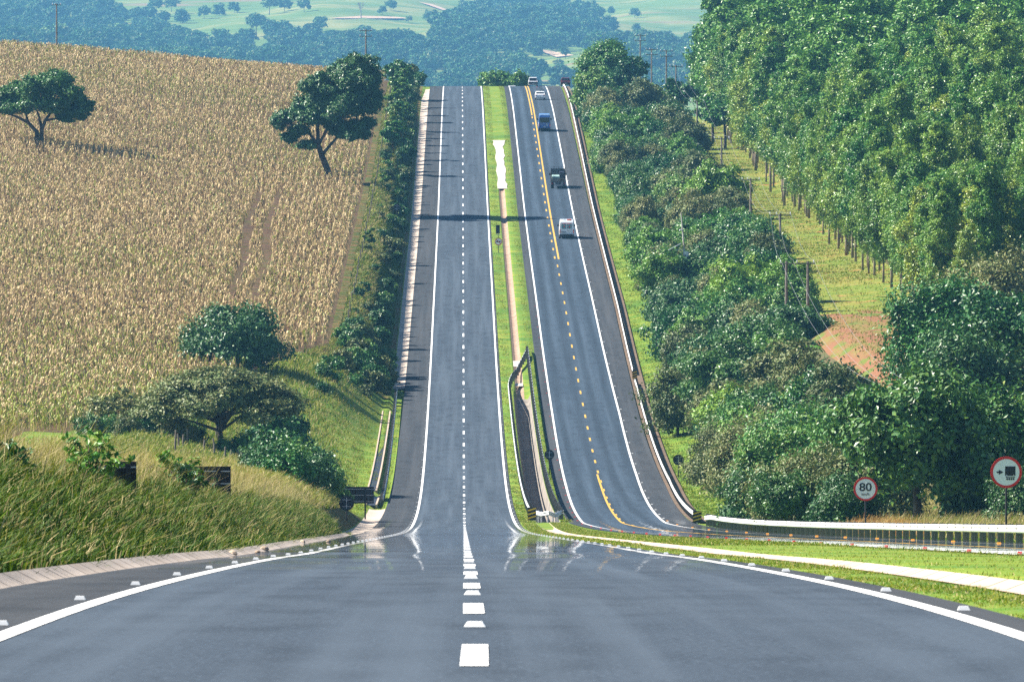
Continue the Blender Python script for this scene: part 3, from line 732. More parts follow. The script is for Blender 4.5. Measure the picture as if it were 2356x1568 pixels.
# ---------------------------------------------------------------- signs
def text_mesh(txt, size, mat, parent, loc, name, extr=0.002, xs=1.0):
    cu = bpy.data.curves.new(name, 'FONT'); cu.body = txt; cu.size = size; cu.align_x = 'CENTER'; cu.align_y = 'CENTER'; cu.extrude = extr; cu.offset = size*0.018
    t = bpy.data.objects.new(name, cu); COL.objects.link(t)
    bpy.context.view_layer.update()
    me = bpy.data.meshes.new_from_object(t.evaluated_get(bpy.context.evaluated_depsgraph_get()))
    bpy.data.objects.remove(t)
    me.materials.clear(); me.materials.append(mat)
    o = bpy.data.objects.new(name, me); COL.objects.link(o)
    o.parent = parent; o.location = loc; o.rotation_euler = (math.pi/2, 0, 0); o.scale = (xs, 1, 1)
    return o
def round_sign(label, base, dia, zc, face='back', group=None, pole_mat=None):
    o = empty('road_sign', base); tag(o, label, 'road sign', group)
    MB().tube([(0, 0.05, -0.3), (0, 0.05, zc+dia*0.35)], 0.045, 10).build('pole', pole_mat or M['sign_back'], o)
    r = dia/2
    if face == 'back':
        MB().disc(0, 0, zc, r, 0.03, 36).build('panel', M['sign_back'], o)
        mb = MB(); mb.box(0, -0.03, zc+r*0.45, r*1.2, 0.03, 0.035); mb.box(0, -0.03, zc-r*0.45, r*1.2, 0.03, 0.035); mb.box(0, -0.028, zc, 0.05, 0.026, r*1.5)
        mb.build('rib', M['sign_strip'], o)
    else:
        MB().disc(0, 0, zc, r*0.985, 0.03, 40).build('panel', M['sign_white'], o)
        MB().disc(0, -0.005, zc, r, 0.036, 40, rin=r*0.84).build('red_ring', M['sign_red'], o)
    return o
s80 = round_sign('round white 80 km/h speed limit sign with red ring behind the near rail', seat(1992, 412), 1.26, 2.55, 'front', 'round red ringed signs')
text_mesh('80', 0.60, M['black'], s80, (0, -0.022, 2.63), 'numerals', 0.002, 1.12)
text_mesh('km/h', 0.19, M['black'], s80, (0, -0.022, 2.27), 'unit_text', 0.002, 1.1)
st_ = round_sign('large round red ringed sign with arrow and black truck symbol', seat(2316, 332), 1.34, 3.0, 'front', 'round red ringed signs')
mb = MB(); z = 3.0
mb.box(0.17, -0.02, z+0.05, 0.44, 0.004, 0.40); mb.box(0.17, -0.02, z-0.20, 0.40, 0.004, 0.035)
for dx in (0.04, 0.13, 0.22, 0.31): mb.box(dx, -0.02, z-0.285, 0.07, 0.004, 0.09)
mb.build('truck_symbol', M['black'], st_)
mb = MB(); mb.add([(-0.32,-0.021,z+0.11),(-0.32,-0.021,z-0.11),(-0.12,-0.021,z)], [(0,1,2)]); mb.box(-0.35, -0.02, z, 0.12, 0.004, 0.07); mb.build('arrow', M['black'], st_)
mb = MB(); mb.box(0.02,-0.023,z-0.12,.03,.002,.03); mb.box(0.32,-0.023,z-0.12,.03,.002,.03); mb.build('tail_dots', M['sign_white'], st_)
# no overtaking in the median, with a dark plate above
base = W(4.6, 1018)
so = round_sign('round no-overtaking sign with a dark plate above it on the median grass', base, 0.95, 1.45, 'front')
mb = MB()
for dx in (-0.19, 0.17):
    mb.box(dx, -0.02, 1.43, 0.26, 0.004, 0.10); mb.box(dx, -0.02, 1.51, 0.15, 0.004, 0.08)
mb.build('car_symbols', M['black'], so)
MB().box(0, -0.024, 1.45, 0.07, 0.004, 0.80, ry=math.radians(-45)).build('slash', M['sign_red'], so)
MB().box(-0.08, 0.0, 3.05, 0.52, 0.03, 1.10).build('upper_plate', M['sign_back'], so)
MB().box(-0.08, -0.005, 2.38, 0.60, 0.03, 0.07).build('lower_strip', M['sign_strip'], so)
MB().tube([(-0.02, 0.04, 1.8), (-0.05, 0.04, 3.4)], 0.04, 8).build('upper_pole', M['sign_back'], so)
round_sign('dark round sign back on the green verge right of the curved rail', seat(1561, 668), 0.92, 1.55, 'back', 'sign backs')
round_sign('dark round sign back beside the right rail of the median ditch', W(7.35, 672), 0.85, 1.72, 'back', 'sign backs')
round_sign('dark round sign back in the shade of the left bank up the hill', seat(913.5, 1062), 1.0, 1.75, 'back', 'sign backs')
round_sign('dark round sign back by the shaded left bank near the wide panel', seat(797, 512), 0.98, 1.15, 'back', 'sign backs')
def panel_sign(label, base, w, h, zb, offs=0.0, posts=(0.0,)):
    o = empty('sign_panel', base); tag(o, label, 'road sign', 'sign backs')
    MB().box(offs, 0, zb+h/2, w, 0.04, h).build('panel', M['sign_back'], o)
    mb = MB()
    mb.box(offs, -0.03, zb+h*0.86, w*0.99, 0.02, 0.03); mb.box(offs, -0.03, zb+h*0.12, w*0.99, 0.02, 0.03)
    if w > 2: mb.box(offs, -0.03, zb+h*0.5, w*0.99, 0.02, 0.03)
    mb.build('rib', M['sign_strip'], o)
    for px in posts: MB().box(px, -0.065, (zb+h)/2-0.2, 0.11, 0.05, zb+h+0.3).build('post', M['sign_back'], o)
b1 = seat(294, 160)
panel_sign('black square sign back on one post in the tall grass of the near left bank', b1, 0.84, 0.82, -8.05+0.86-b1[2]+0.05, -0.25, (0.0,))
b2 = seat(425, 232)
panel_sign('wide black sign back half hidden in tall grass right of the square one', b2, 2.72, 1.02, (350-1153)/(FP/232)-b2[2]+0.02, 0.0, (-1.0, 1.0))
panel_sign('wide low black sign back above the grass beside the white drainage apron', seat(840, 560), 2.95, 1.2, 1.35, -0.85, (0.0, -2.2))

# ---------------------------------------------------------------- power poles, fence posts, gate
def insulators(mb, xs, y, z, h=0.30):
    for x in xs: mb.tube([(x, y, z), (x, y, z+h*0.5), (x, y, z+h)], [0.03, 0.06, 0.045], 8)
def pole(label, base, h, arms, group='power poles', armw=2.4, frame=0):
    o = empty('utility_pole', base); tag(o, label, 'utility pole', group)
    xs = (0,) if not frame else (-frame/2, frame/2)
    for x in xs: MB().tube([(x, 0, -1), (x, 0, h*0.5), (x, 0, h)], [0.17, 0.15, 0.11], 8).build('shaft', M['wood'], o)
    top = []
    for k in range(arms):
        z = h-0.25-k*1.0
        MB().box(0, -0.16, z, armw, 0.10, 0.13).build('crossarm', M['wood'], o)
        mb = MB(); insulators(mb, (-armw*0.46, 0.0 if (frame or k) else -armw*0.17, armw*0.46), -0.16, z+0.06); mb.build('insulator', M['insul'], o)
    return (Vector(base)+Vector((0, 0, h)), armw)
spn = []
for args in (('wooden pole at the left edge of the clearing beside the tallest roadside shrubs', seat(1604, 1300), 8.0, 1, 2.4),
             ('second wooden pole with white insulators where the clearing grass begins', seat(1660, 1175), 7.6, 1, 2.4),
             ('wooden pole in the middle of the green part of the clearing', seat(1727, 1010), 6.6, 1, 2.4),
             ('wooden pole with white insulators just behind the twin poled frame', seat(1795, 885), 6.8, 1, 2.5)):
    spn.append(pole(args[0], args[1], args[2], args[3], armw=args[4]))
spn.append(pole('twin wooden poles joined by one long crossarm above the red dirt', seat(1834, 785), 6.9, 1, armw=3.6, frame=2.15))
def toph(x, D, y): return (350-y)/(FP/D)-WX((x-1178)*D/FP, D)[2]
farp = [pole('faint double armed pole above the tree crest, leftmost of the far group', WX((1473-1178)*1640/FP, 1640), toph(1473, 1640, 80), 2),
        pole('double armed pole right of the crest tree, middle of the far group', WX((1499-1178)*1560/FP, 1560), toph(1499, 1560, 112), 2),
        pole('tall dark double armed pole, rightmost double armed one of the far group', WX((1533-1178)*1500/FP, 1500), toph(1533, 1500, 115), 2),
        pole('shorter single armed pole right of the far double armed ones', WX((1555-1178)*1420/FP, 1420), toph(1555, 1420, 150), 1)]
pole('tall bare pole on the horizon of the corn field at far left', WX((131-1178)*1400/FP, 1400, 0), toph(131, 1400, 9), 1, armw=1.6)
pole('double armed pole rising behind the leaning field tree', WX((842-1178)*1385/FP, 1385, 0), toph(842, 1385, 68), 2, armw=2.2)
def wire(pts, name='power_cable', label='', r=0.009):
    P = []
    for a, b in zip(pts, pts[1:]):
        for k in range(14):
            t = k/14; q = a.lerp(b, t); q.z -= 4*t*(1-t)*((b-a).length*0.013); P.append(q)
    P.append(pts[-1])
    mb = MB(); mb.tube(P, r, 4); o = mb.build(name, M['wire']); tag(o, label, 'cable', 'power cables')
chain = [farp[3]] + spn
endp = Vector(seat(2100, 560)) + Vector((0, 0, 5.5))
for j, f in enumerate((-0.46, -0.12, 0.46)):
    wire([c[0]+Vector((c[1]*f, -0.16, 0.15)) for c in chain] + [endp+Vector((f*3.0, 0, 0))], label=('left', 'middle', 'right')[j]+' thin power cable sagging down the clearing past the twin poled frame')
# solar powered pole in the shrubs
so2 = empty('solar_pole', seat(1572, 905)); tag(so2, 'pale slim pole with a solar panel and white box above the shrubs', 'equipment pole')
hz = 350-489; zt = -hz*-1
topz = (350-489)/(FP/905) - so2.location.z
MB().tube([(0, 0, -0.5), (0.1, 0, topz*0.6), (-0.25, 0, topz)], [0.13, 0.11, 0.07], 8).build('shaft', M['concrete_white'], so2)
MB().box(-1.0, -0.1, topz-3.95, 1.7, 0.9, 0.06, ry=math.radians(-28)).build('solar_panel', M['sign_strip'], so2)
MB().box(0.33, -0.2, topz-4.95, 0.55, 0.35, 0.95).build('equipment_box', M['insul'], so2)
MB().tube([(0.05, 0, topz-4.3), (-1.3, 0, topz-4.3)], 0.04, 6).build('bracket', M['galv'], so2)
MB().tube([(-0.15, 0, topz-2.0), (-0.42, -0.1, topz-2.0)], 0.08, 8).build('camera_head', M['insul'], so2)
# gate and corner posts at the foot of the clearing
gt = empty('farm_gate', seat(1905, 655)); tag(gt, 'weathered wooden farm gate of four rails at the foot of the red clearing', 'gate')
for k in range(4): MB().box(0, 0, 0.35+k*0.3, 2.9, 0.05, 0.12).build('gate_rail', M['wood'], gt)
for x in (-1.45, 0.2, 1.45): MB().box(x, 0.05, 0.75, 0.13, 0.06, 1.5).build('gate_post', M['wood'], gt)
# rustic fence posts on the hay meadow
fp = None
for i, (x, y, hgt, tilt) in enumerate([(402,1048,58,2),(410,1035,40,-2),(420,1030,32,3),(430,1022,36,0),(441,1016,45,2),(452,1012,66,1),(468,1040,30,4),(492,1046,40,-3),(517,1056,30,2),(531,1053,22,0),(547,1055,24,3),(556,1064,34,-4),(561,1062,30,6),(497,1010,34,2)]):
    b = seat_hit(x, y+4, 380); D = b[1]
    mb = MB(); hh = hgt/(FP/D)*1.05
    mb.tube([(0,0,-.3),(0.02,0,hh*.5),(math.radians(tilt)*hh,0,hh)], [0.085,0.08,0.065], 7)
    o = mb.build('fence_post', M['wood']); o.location = b
    tag(o, ['tallest crooked fence post beneath the dome shaped tree', 'grey crooked fence post standing in the dry meadow'][0 if i == 5 else 1], 'fence post', 'rustic fence posts')
# field edge fence posts on the left bank
p = None
for k in range(40):
    D = 815+k*14.5; L = -12.2
    if p is None:
        mb = MB(); mb.tube([(0,0,-.2),(0,0,1.5)], [0.07,0.06], 6); p = mb.build('fence_stake', M['wood']); o = p
        tag(o, 'thin wooden stake of the fence along the top of the left bank', 'fence stake', 'stakes of the field edge fence')
    else: o = p.copy(); COL.objects.link(o)
    o.location = W(L, D); o.rotation_euler = (0.03*math.sin(k*3), 0.05*math.cos(k*5), 0)

# ---------------------------------------------------------------- vehicles
M['car_white'] = principled('car_white', (0.80, 0.82, 0.84), 0.3, 0.5, coat=0.6)
M['car_blue'] = principled('car_blue', (0.03, 0.13, 0.42), 0.3, 0.5, coat=0.6)
M['car_dark'] = principled('car_dark', (0.03, 0.03, 0.05), 0.35, 0.5, coat=0.4)
M['car_maroon'] = principled('car_maroon', (0.12, 0.02, 0.03), 0.3, 0.5, coat=0.6)
M['glass'] = principled('dark_glass', (0.015, 0.02, 0.03), 0.08, 0.7)
M['glass_teal'] = principled('teal_window_film', (0.12, 0.42, 0.45), 0.3, 0.5)
M['tyre'] = principled('tyre', (0.02, 0.02, 0.02), 0.85, 0.2)
M['rim'] = principled('rim', (0.4, 0.4, 0.42), 0.4, 0.5, 0.6)
M['lamp_red'] = principled('lamp_red', (0.65, 0.02, 0.02), 0.25, 0.6)
M['lamp_amber'] = principled('lamp_amber', (0.9, 0.3, 0.03), 0.25, 0.6)
M['plate'] = principled('number_plate', (0.55, 0.56, 0.58), 0.5, 0.4)
M['load_green'] = principled('load_pale', (0.25, 0.38, 0.36), 0.7, 0.3)

def wheels(o, hw, y0, y1, r, w=0.22):
    for sx in (-1, 1):
        for y in (y0, y1):
            t = MB().disc(sx*(hw-w/2), y, r, r, w, 20, 'x').build('wheel', M['tyre'], o)
            MB().disc(sx*(hw+0.004), y, r, r*0.58, 0.02, 14, 'x').build('rim', M['rim'], t)
def body(o, prof, hw, z0, z1, taper, mat, name='body', ):
    """outline prof (y,z) with the sides leaning in above z0"""
    def wf(y, z):
        t = max(0.0, min(1.0, (z-z0)/(z1-z0))); return hw*(1-taper*t*t)
    return MB().side_loft(prof, wf).build(name, mat, o, bevel=0.05)
def lamps(o, hw, y, z, h, w=0.12, mat=None):
    for sx in (-1, 1): MB().box(sx*(hw-w/2-0.03), y, z, w, 0.03, h).build('tail_lamp', mat or M['lamp_red'], o)
def mirrors(o, hw, y, z, s=1.0):
    for sx in (-1, 1):
        mb = MB(); mb.box(sx*(hw+0.13*s), y, z, 0.20*s, 0.10, 0.28*s); mb.box(sx*(hw+0.03), y, z-0.06, 0.12, 0.05, 0.05); mb.build('mirror', M['black'], o)
def place(o, L, D):
    o.location = (float(xa(D))+L, D, float(zr(D))+float(drop2(D))+0.006)
    sl = math.atan((float(zr(D+3))-float(zr(D-3)))/6)
    o.rotation_euler = (sl, 0, 0.0063)
VG = 'vehicles driving away up the hill'
def van(label, cat, mat, hw, H, Ln, L, D, roofmat=None):
    o = empty('van', (0, 0, 0)); tag(o, label, cat, VG)
    prof = [(0, 0.38), (0.0, 1.05), (0.10, H-0.28), (0.28, H-0.04), (0.6, H), (Ln-1.75, H), (Ln-1.35, H-0.12), (Ln-0.75, 1.28), (Ln-0.12, 0.98), (Ln, 0.75), (Ln, 0.34), (Ln-0.4, 0.28), (0.4, 0.28)]
    body(o, prof, hw, 0.9, H, 0.13, mat)
    wheels(o, hw, 1.0, Ln-1.0, 0.34)
    return o
# ambulance
H = 2.42
a = van('white ambulance with red beacon and red crosses on its rear windows', 'ambulance', M['car_white'], 0.99, H, 5.4, 0, 0)
place(a, 13.85, 1046)
for sx in (-1, 1):
    w = MB(); w.box(sx*0.36, 0.052, 1.62, 0.60, 0.02, 0.56, rx=math.radians(-3.5)); w.build('rear_window', M['glass'], a)
    MB().box(sx*0.36, 0.038, 1.62, 0.50, 0.01, 0.46, rx=math.radians(-3.5)).build('window_film', M['glass_teal'], a)
    mb = MB(); mb.box(sx*0.36, 0.026, 1.62, 0.30, 0.01, 0.10, rx=math.radians(-3.5)); mb.box(sx*0.36, 0.022, 1.62, 0.10, 0.01, 0.30, rx=math.radians(-3.5)); mb.build('red_cross', M['sign_red'], a)
text_mesh('AMBULÂNCIA', 0.20, M['sign_red'], a, (0, 0.065, 2.03), 'lettering', 0.003, 1.0)
mb = MB(); mb.box(0, -0.10, 0.48, 1.98, 0.24, 0.24); mb.build('bumper', M['black'], a, bevel=0.03)
lamps(a, 0.99, -0.01, 1.0, 0.5)
MB().box(-0.40, -0.012, 0.90, 0.66, 0.02, 0.06).build('handle_bar', M['black'], a)
MB().box(0.2, -0.012, 1.08, 0.22, 0.02, 0.05).build('door_handle', M['black'], a)
MB().box(-0.35, -0.014, 0.72, 0.40, 0.02, 0.13).build('number_plate', M['plate'], a)
mirrors(a, 0.98, 3.9, 1.55)
bc = MB(); bc.box(0.36, 0.55, H+0.08, 0.62, 0.22, 0.16); bc.build('beacon', M['sign_red'], a, bevel=0.03)
MB().box(0.36, 0.425, H+0.08, 0.30, 0.02, 0.10).build('beacon_lens', M['lamp_amber'], bc and a)
MB().box(-0.30, 0.55, H+0.05, 0.5, 0.2, 0.10).build('light_bar', M['insul'], a, bevel=0.02)
# blue minibus
H = 2.72
b = van('tall blue minibus with white sides between the truck and the white car with bicycles', 'minibus', M['car_blue'], 0.98, H, 5.9, 0, 0)
place(b, 13.45, 1285)
MB().box(0, 0.062, 1.85, 1.62, 0.03, 0.80, rx=math.radians(-3.0)).build('rear_window', M['glass'], b)
MB().box(-0.985, 3.0, 1.0, 0.02, 4.2, 0.5).build('side_stripe', M['car_white'], b)
MB().box(0, 0.3, H-0.03, 1.55, 0.10, 0.09).build('rear_spoiler', M['car_white'], b)
mb = MB(); mb.box(0.42, -0.012, 1.05, 0.10, 0.02, 0.42); mb.box(0.36, -0.012, 1.25, 0.18, 0.02, 0.10); mb.build('white_emblem', M['car_white'], b)
lamps(b, 0.98, -0.01, 1.05, 0.42); mirrors(b, 0.98, 4.6, 1.75, 1.1)
MB().box(0, -0.08, 0.45, 1.92, 0.2, 0.24).build('bumper', M['black'], b, bevel=0.03)
MB().box(0, -0.012, 0.78, 0.42, 0.02, 0.13).build('number_plate', M['plate'], b)
# stake-bed truck
t = empty('truck', (0, 0, 0)); tag(t, 'dark stake bed truck with upright stakes above its load', 'truck', VG); place(t, 14.05, 1152)
mb = MB(); mb.box(0, 3.2, 0.72, 0.85, 6.6, 0.18); mb.box(0, 0.15, 0.62, 2.0, 0.10, 0.12); mb.build('chassis', M['car_dark'], t)
cab = MB().side_loft([(4.9, 0.55), (4.9, 2.35), (5.1, 2.5), (6.2, 2.48), (6.6, 1.5), (6.7, 0.55)], lambda y, z: 1.0 if z < 1.6 else 0.93).build('cab', M['car_dark'], t, bevel=0.05)
MB().box(0, 4.885, 1.95, 1.3, 0.02, 0.5).build('rear_cab_window', M['glass'], t)
MB().box(0, 2.5, 0.92, 2.2, 4.7, 0.12).build('flatbed', M['car_dark'], t)
tg = MB()
for z in (1.06, 1.24, 1.42): tg.box(0, 0.17, z, 2.18, 0.05, 0.13)
for x in (-1.05, -0.35, 0.35, 1.05): tg.box(x, 0.13, 1.25, 0.06, 0.05, 0.66)
tg.build('tailgate', M['wood'], t)
for sx in (-1, 1):
    sd = MB()
    for z in (1.06, 1.3, 1.54, 1.8): sd.box(sx*1.08, 2.5, z, 0.05, 4.6, 0.12)
    for k in range(6): sd.box(sx*1.08, 0.35+k*0.86, 1.65, 0.07, 0.07, 1.5)
    sd.build('side_stakes', M['wood'], t)
hb = MB(); hb.box(0, 4.7, 1.9, 2.15, 0.06, 1.5)
for k in range(9): hb.box(-1.02+k*0.255+(0.05 if k % 3 == 1 else 0), 4.7, 2.62, 0.06, 0.06, 0.75+0.07*math.sin(k*2.1))
hb.build('headboard', M['car_dark'], t)
MB().box(-0.35, 2.6, 1.4, 1.2, 3.2, 0.75).build('load', M['load_green'], t, bevel=0.1)
MB().box(0.55, 3.2, 1.7, 0.75, 2.2, 1.2).build('load_crate', M['car_dark'], t, bevel=0.05)
for sx in (-1, 1):
    for y, n in ((1.3, 2), (5.7, 1)):
        w = MB().disc(sx*0.86, y, 0.42, 0.42, 0.42 if n == 2 else 0.24, 20, 'x').build('wheel', M['tyre'], t)
        MB().disc(sx*(1.075 if n == 2 else 0.985), y, 0.42, 0.22, 0.02, 14, 'x').build('rim', M['rim'], w)
lamps(t, 1.05, 0.09, 0.78, 0.12, 0.2); mirrors(t, 1.02, 6.1, 1.75, 1.2)
MB().box(0, 0.08, 0.78, 0.4, 0.02, 0.13).build('number_plate', M['plate'], t)

def bicycle(parent, x, y, z, rz=0.0):
    e = bpy.data.objects.new('bicycle', None); COL.objects.link(e); e.location = (x, y, z); e.rotation_euler = (0, 0, rz)
    e.parent = parent
    return e
def bike(label, mat, owner, lx, ly, lz, s=0.95):
    o = empty('bicycle', (0, 0, 0)); tag(o, label, 'bicycle', 'bicycles on the car roofs')
    o.location = Vector(owner.location) + Vector((lx, ly, lz)); o.rotation_euler = owner.rotation_euler
    for y in (-0.5*s, 0.5*s):
        mb = MB(); P = [(0, y+0.33*s*math.cos(k*math.pi/10), 0.34*s+0.33*s*math.sin(k*math.pi/10)) for k in range(21)]
        mb.tube(P, 0.028, 5, False); w = mb.build('wheel', M['tyre'], o)
        sp = MB()
        for k in range(6): sp.tube([(0, y, 0.34*s), (0, y+0.31*s*math.cos(k*1.047), 0.34*s+0.31*s*math.sin(k*1.047))], 0.006, 3, False)
        sp.build('spokes', M['rim'], w)
    f = MB(); A, B, Cc, Dd, E = (0, -0.5*s, .34*s), (0, -.08*s, .34*s), (0, -.2*s, .8*s), (0, .34*s, .82*s), (0, .5*s, .34*s)
    for p, q in ((A, B), (B, Cc), (Cc, A), (Cc, Dd), (B, Dd), (Dd, E), (Cc, (0, -.24*s, .95*s)), (Dd, (0, .32*s, 1.0*s))): f.tube([p, q], 0.026, 6)
    f.build('frame', mat, o)
    MB().box(0, -.25*s, .97*s, .12, .24, .05).build('saddle', M['black'], o)
    MB().tube([(-.26, .36*s, 1.02*s), (0, .32*s, 1.0*s), (.26, .36*s, 1.02*s)], 0.022, 6).build('handlebar', M['black'], o)
def car(label, mat, hw, H, Ln, L, D, suv=0.0, group=VG, lampm=None):
    o = empty('car', (0, 0, 0)); tag(o, label, 'car', group)
    prof = [(0.05, 0.36), (0.0, 0.62), (0.06, 0.95), (0.34-suv*0.2, 1.0), (0.75-suv*0.45, H-0.06), (1.1-suv*0.4, H), (Ln-2.1, H), (Ln-1.35, 1.0), (Ln-0.25, 0.82), (Ln, 0.6), (Ln-0.05, 0.32), (Ln-0.4, 0.24), (0.4, 0.24)]
    body(o, prof, hw, 0.75, H, 0.2, mat)
    wheels(o, hw, 0.85, Ln-0.85, 0.32, 0.2)
    zc = (1.0+H-0.06)/2; yc = (0.34-suv*0.2+0.75-suv*0.45)/2
    tilt = math.atan2((0.41-suv*0.25), (H-1.06))
    MB().box(0, yc-0.012, zc, hw*1.5, 0.02, (H-1.06)*0.82, rx=-tilt).build('rear_window', M['glass'], o)
    for sx in (-1, 1):
        MB().box(sx*(hw*0.905), Ln*0.45, (1.0+H)/2-0.02, 0.02, Ln*0.36, (H-1.0)*0.58, ry=sx*math.radians(-20)).build('side_window', M['glass'], o)
    lamps(o, hw*0.98, 0.01, 0.84, 0.16, 0.3, lampm); mirrors(o, hw*0.97, Ln-1.75, 1.0, 0.8)
    MB().box(0, -0.03, 0.45, hw*1.9, 0.14, 0.2).build('bumper', mat if mat is M['car_white'] else M['black'], o, bevel=0.03)
    MB().box(0, -0.11, 0.50, 0.4, 0.02, 0.12).build('number_plate', M['plate'], o)
    place(o, L, D)
    rk = MB()
    for y in (1.35, 2.15): rk.box(0, y, H+0.06, hw*1.5, 0.05, 0.04)
    for sx in (-1, 1): rk.box(sx*hw*0.7, 1.75, H+0.035, 0.04, 1.4, 0.05)
    rk.build('roof_rack', M['black'], o)
    return o
c1 = car('white hatchback carrying bicycles on its roof, ahead of the blue minibus', M['car_white'], 0.90, 1.50, 4.2, 13.75, 1386)
for k, (x, mt) in enumerate(((-0.55, M['sign_red']), (-0.18, M['car_blue']), (0.18, M['car_dark']), (0.55, M['stud_white']))):
    bike(['leftmost', 'second', 'third', 'rightmost'][k]+' bicycle in the row on the white hatchback roof', mt, c1, x, 1.75, 1.60, 0.92)
c2 = car('white and black sport utility car at the crest ahead of the hatchback', M['car_white'], 0.88, 1.72, 4.4, 13.25, 1466, 0.8)
MB().box(0, -0.02, 0.62, 1.74, 0.16, 0.42).build('dark_cladding', M['black'], c2, bevel=0.03)
c3 = car('dark maroon car parked on the grass beyond the end of the long right rail', M['car_maroon'], 0.90, 1.62, 4.3, 19.6, 1487, 0.7, 'cars at the crest')
bike('bicycle on the roof of the maroon car parked by the rail', M['car_dark'], c3, -0.3, 1.7, 1.72, 0.6)
c4 = car('white car of which only the roof shows over the crest in the oncoming lane', M['car_white'], 0.90, 1.46, 4.2, 9.9, 1560, 0.0, 'cars at the crest')

# ---------------------------------------------------------------- vegetation builders
def leaf_cloud(rng, clumps, n, size, flat=0.0, aspect=1.7, shell=0.55):
    """n leaf-sized faces spread through overlapping clumps [(centre, rx, ry, rz)]"""
    C = np.array([c[0] for c in clumps], float); R = np.array([c[1:4] for c in clumps], float)
    # each clump breaks up into sprays of leaves with gaps between them
    k = 9
    sd = rng.normal(size=(len(C), k, 3)); sd /= np.linalg.norm(sd, axis=2)[:, :, None]
    SC = (C[:, None] + sd*R[:, None]*(0.45+0.6*rng.random((len(C), k)))[:, :, None]).reshape(-1, 3)
    SR = (R[:, None]*(0.20+0.22*rng.random((len(C), k)))[:, :, None]).reshape(-1, 3)
    w = SR.prod(1)**0.6; idx = rng.choice(len(SC), n, p=w/w.sum())
    g = rng.normal(size=(n, 3)); P = SC[idx] + g*SR[idx]*0.72
    d = (P-C[idx//k])/R[idx//k]; d /= np.maximum(np.linalg.norm(d, axis=1), 1e-3)[:, None]
    nrm = d*0.8 + rng.normal(size=(n, 3))*0.6 + np.array([0, 0, 0.45+flat])
    nrm /= np.linalg.norm(nrm, axis=1)[:, None]
    a = np.cross(nrm, rng.normal(size=(n, 3))); a /= np.linalg.norm(a, axis=1)[:, None]
    b = np.cross(nrm, a)
    s = size*(0.6+0.8*rng.random(n))[:, None]
    a = a*s*aspect*0.5; b = b*s*0.5
    fold = nrm*s*0.18
    V = np.stack([P-a, P-b+fold, P+a, P+b+fold], 1).reshape(-1, 3)
    F = np.arange(n*4, dtype=np.int32).reshape(-1, 4)
    return V, F
def limbs(mb, rng, base, tips, r0, bend=0.15, n=6, fork=0.45):
    """limbs leave the trunk top and curve to their tips; base=(x,y,z) list of trunk points"""
    for tp in tips:
        j = rng.integers(max(len(base)-3, 0), len(base))
        s = Vector(base[j]); e = Vector(tp)
        m1 = s.lerp(e, 0.4) + Vector(rng.normal(size=3)*bend*(e-s).length*0.35); m2 = s.lerp(e, 0.75) + Vector(rng.normal(size=3)*bend*(e-s).length*0.25)
        m1.z += 0.05*(e-s).length
        mb.tube([s, m1, m2, e], [r0*0.55, r0*0.36, r0*0.22, r0*0.08], n, False)
        for q in range(2):
            d = Vector(rng.normal(size=3)); d.z = abs(d.z)*0.6
            mb.tube([m1.lerp(m2, 0.3+q*0.5), m1.lerp(m2, 0.3+q*0.5)+d.normalized()*(e-s).length*0.28, m1.lerp(m2, 0.3+q*0.5)+d.normalized()*(e-s).length*0.45+Vector((0,0,.2))], [r0*.2, r0*.12, r0*.05], 5, False)
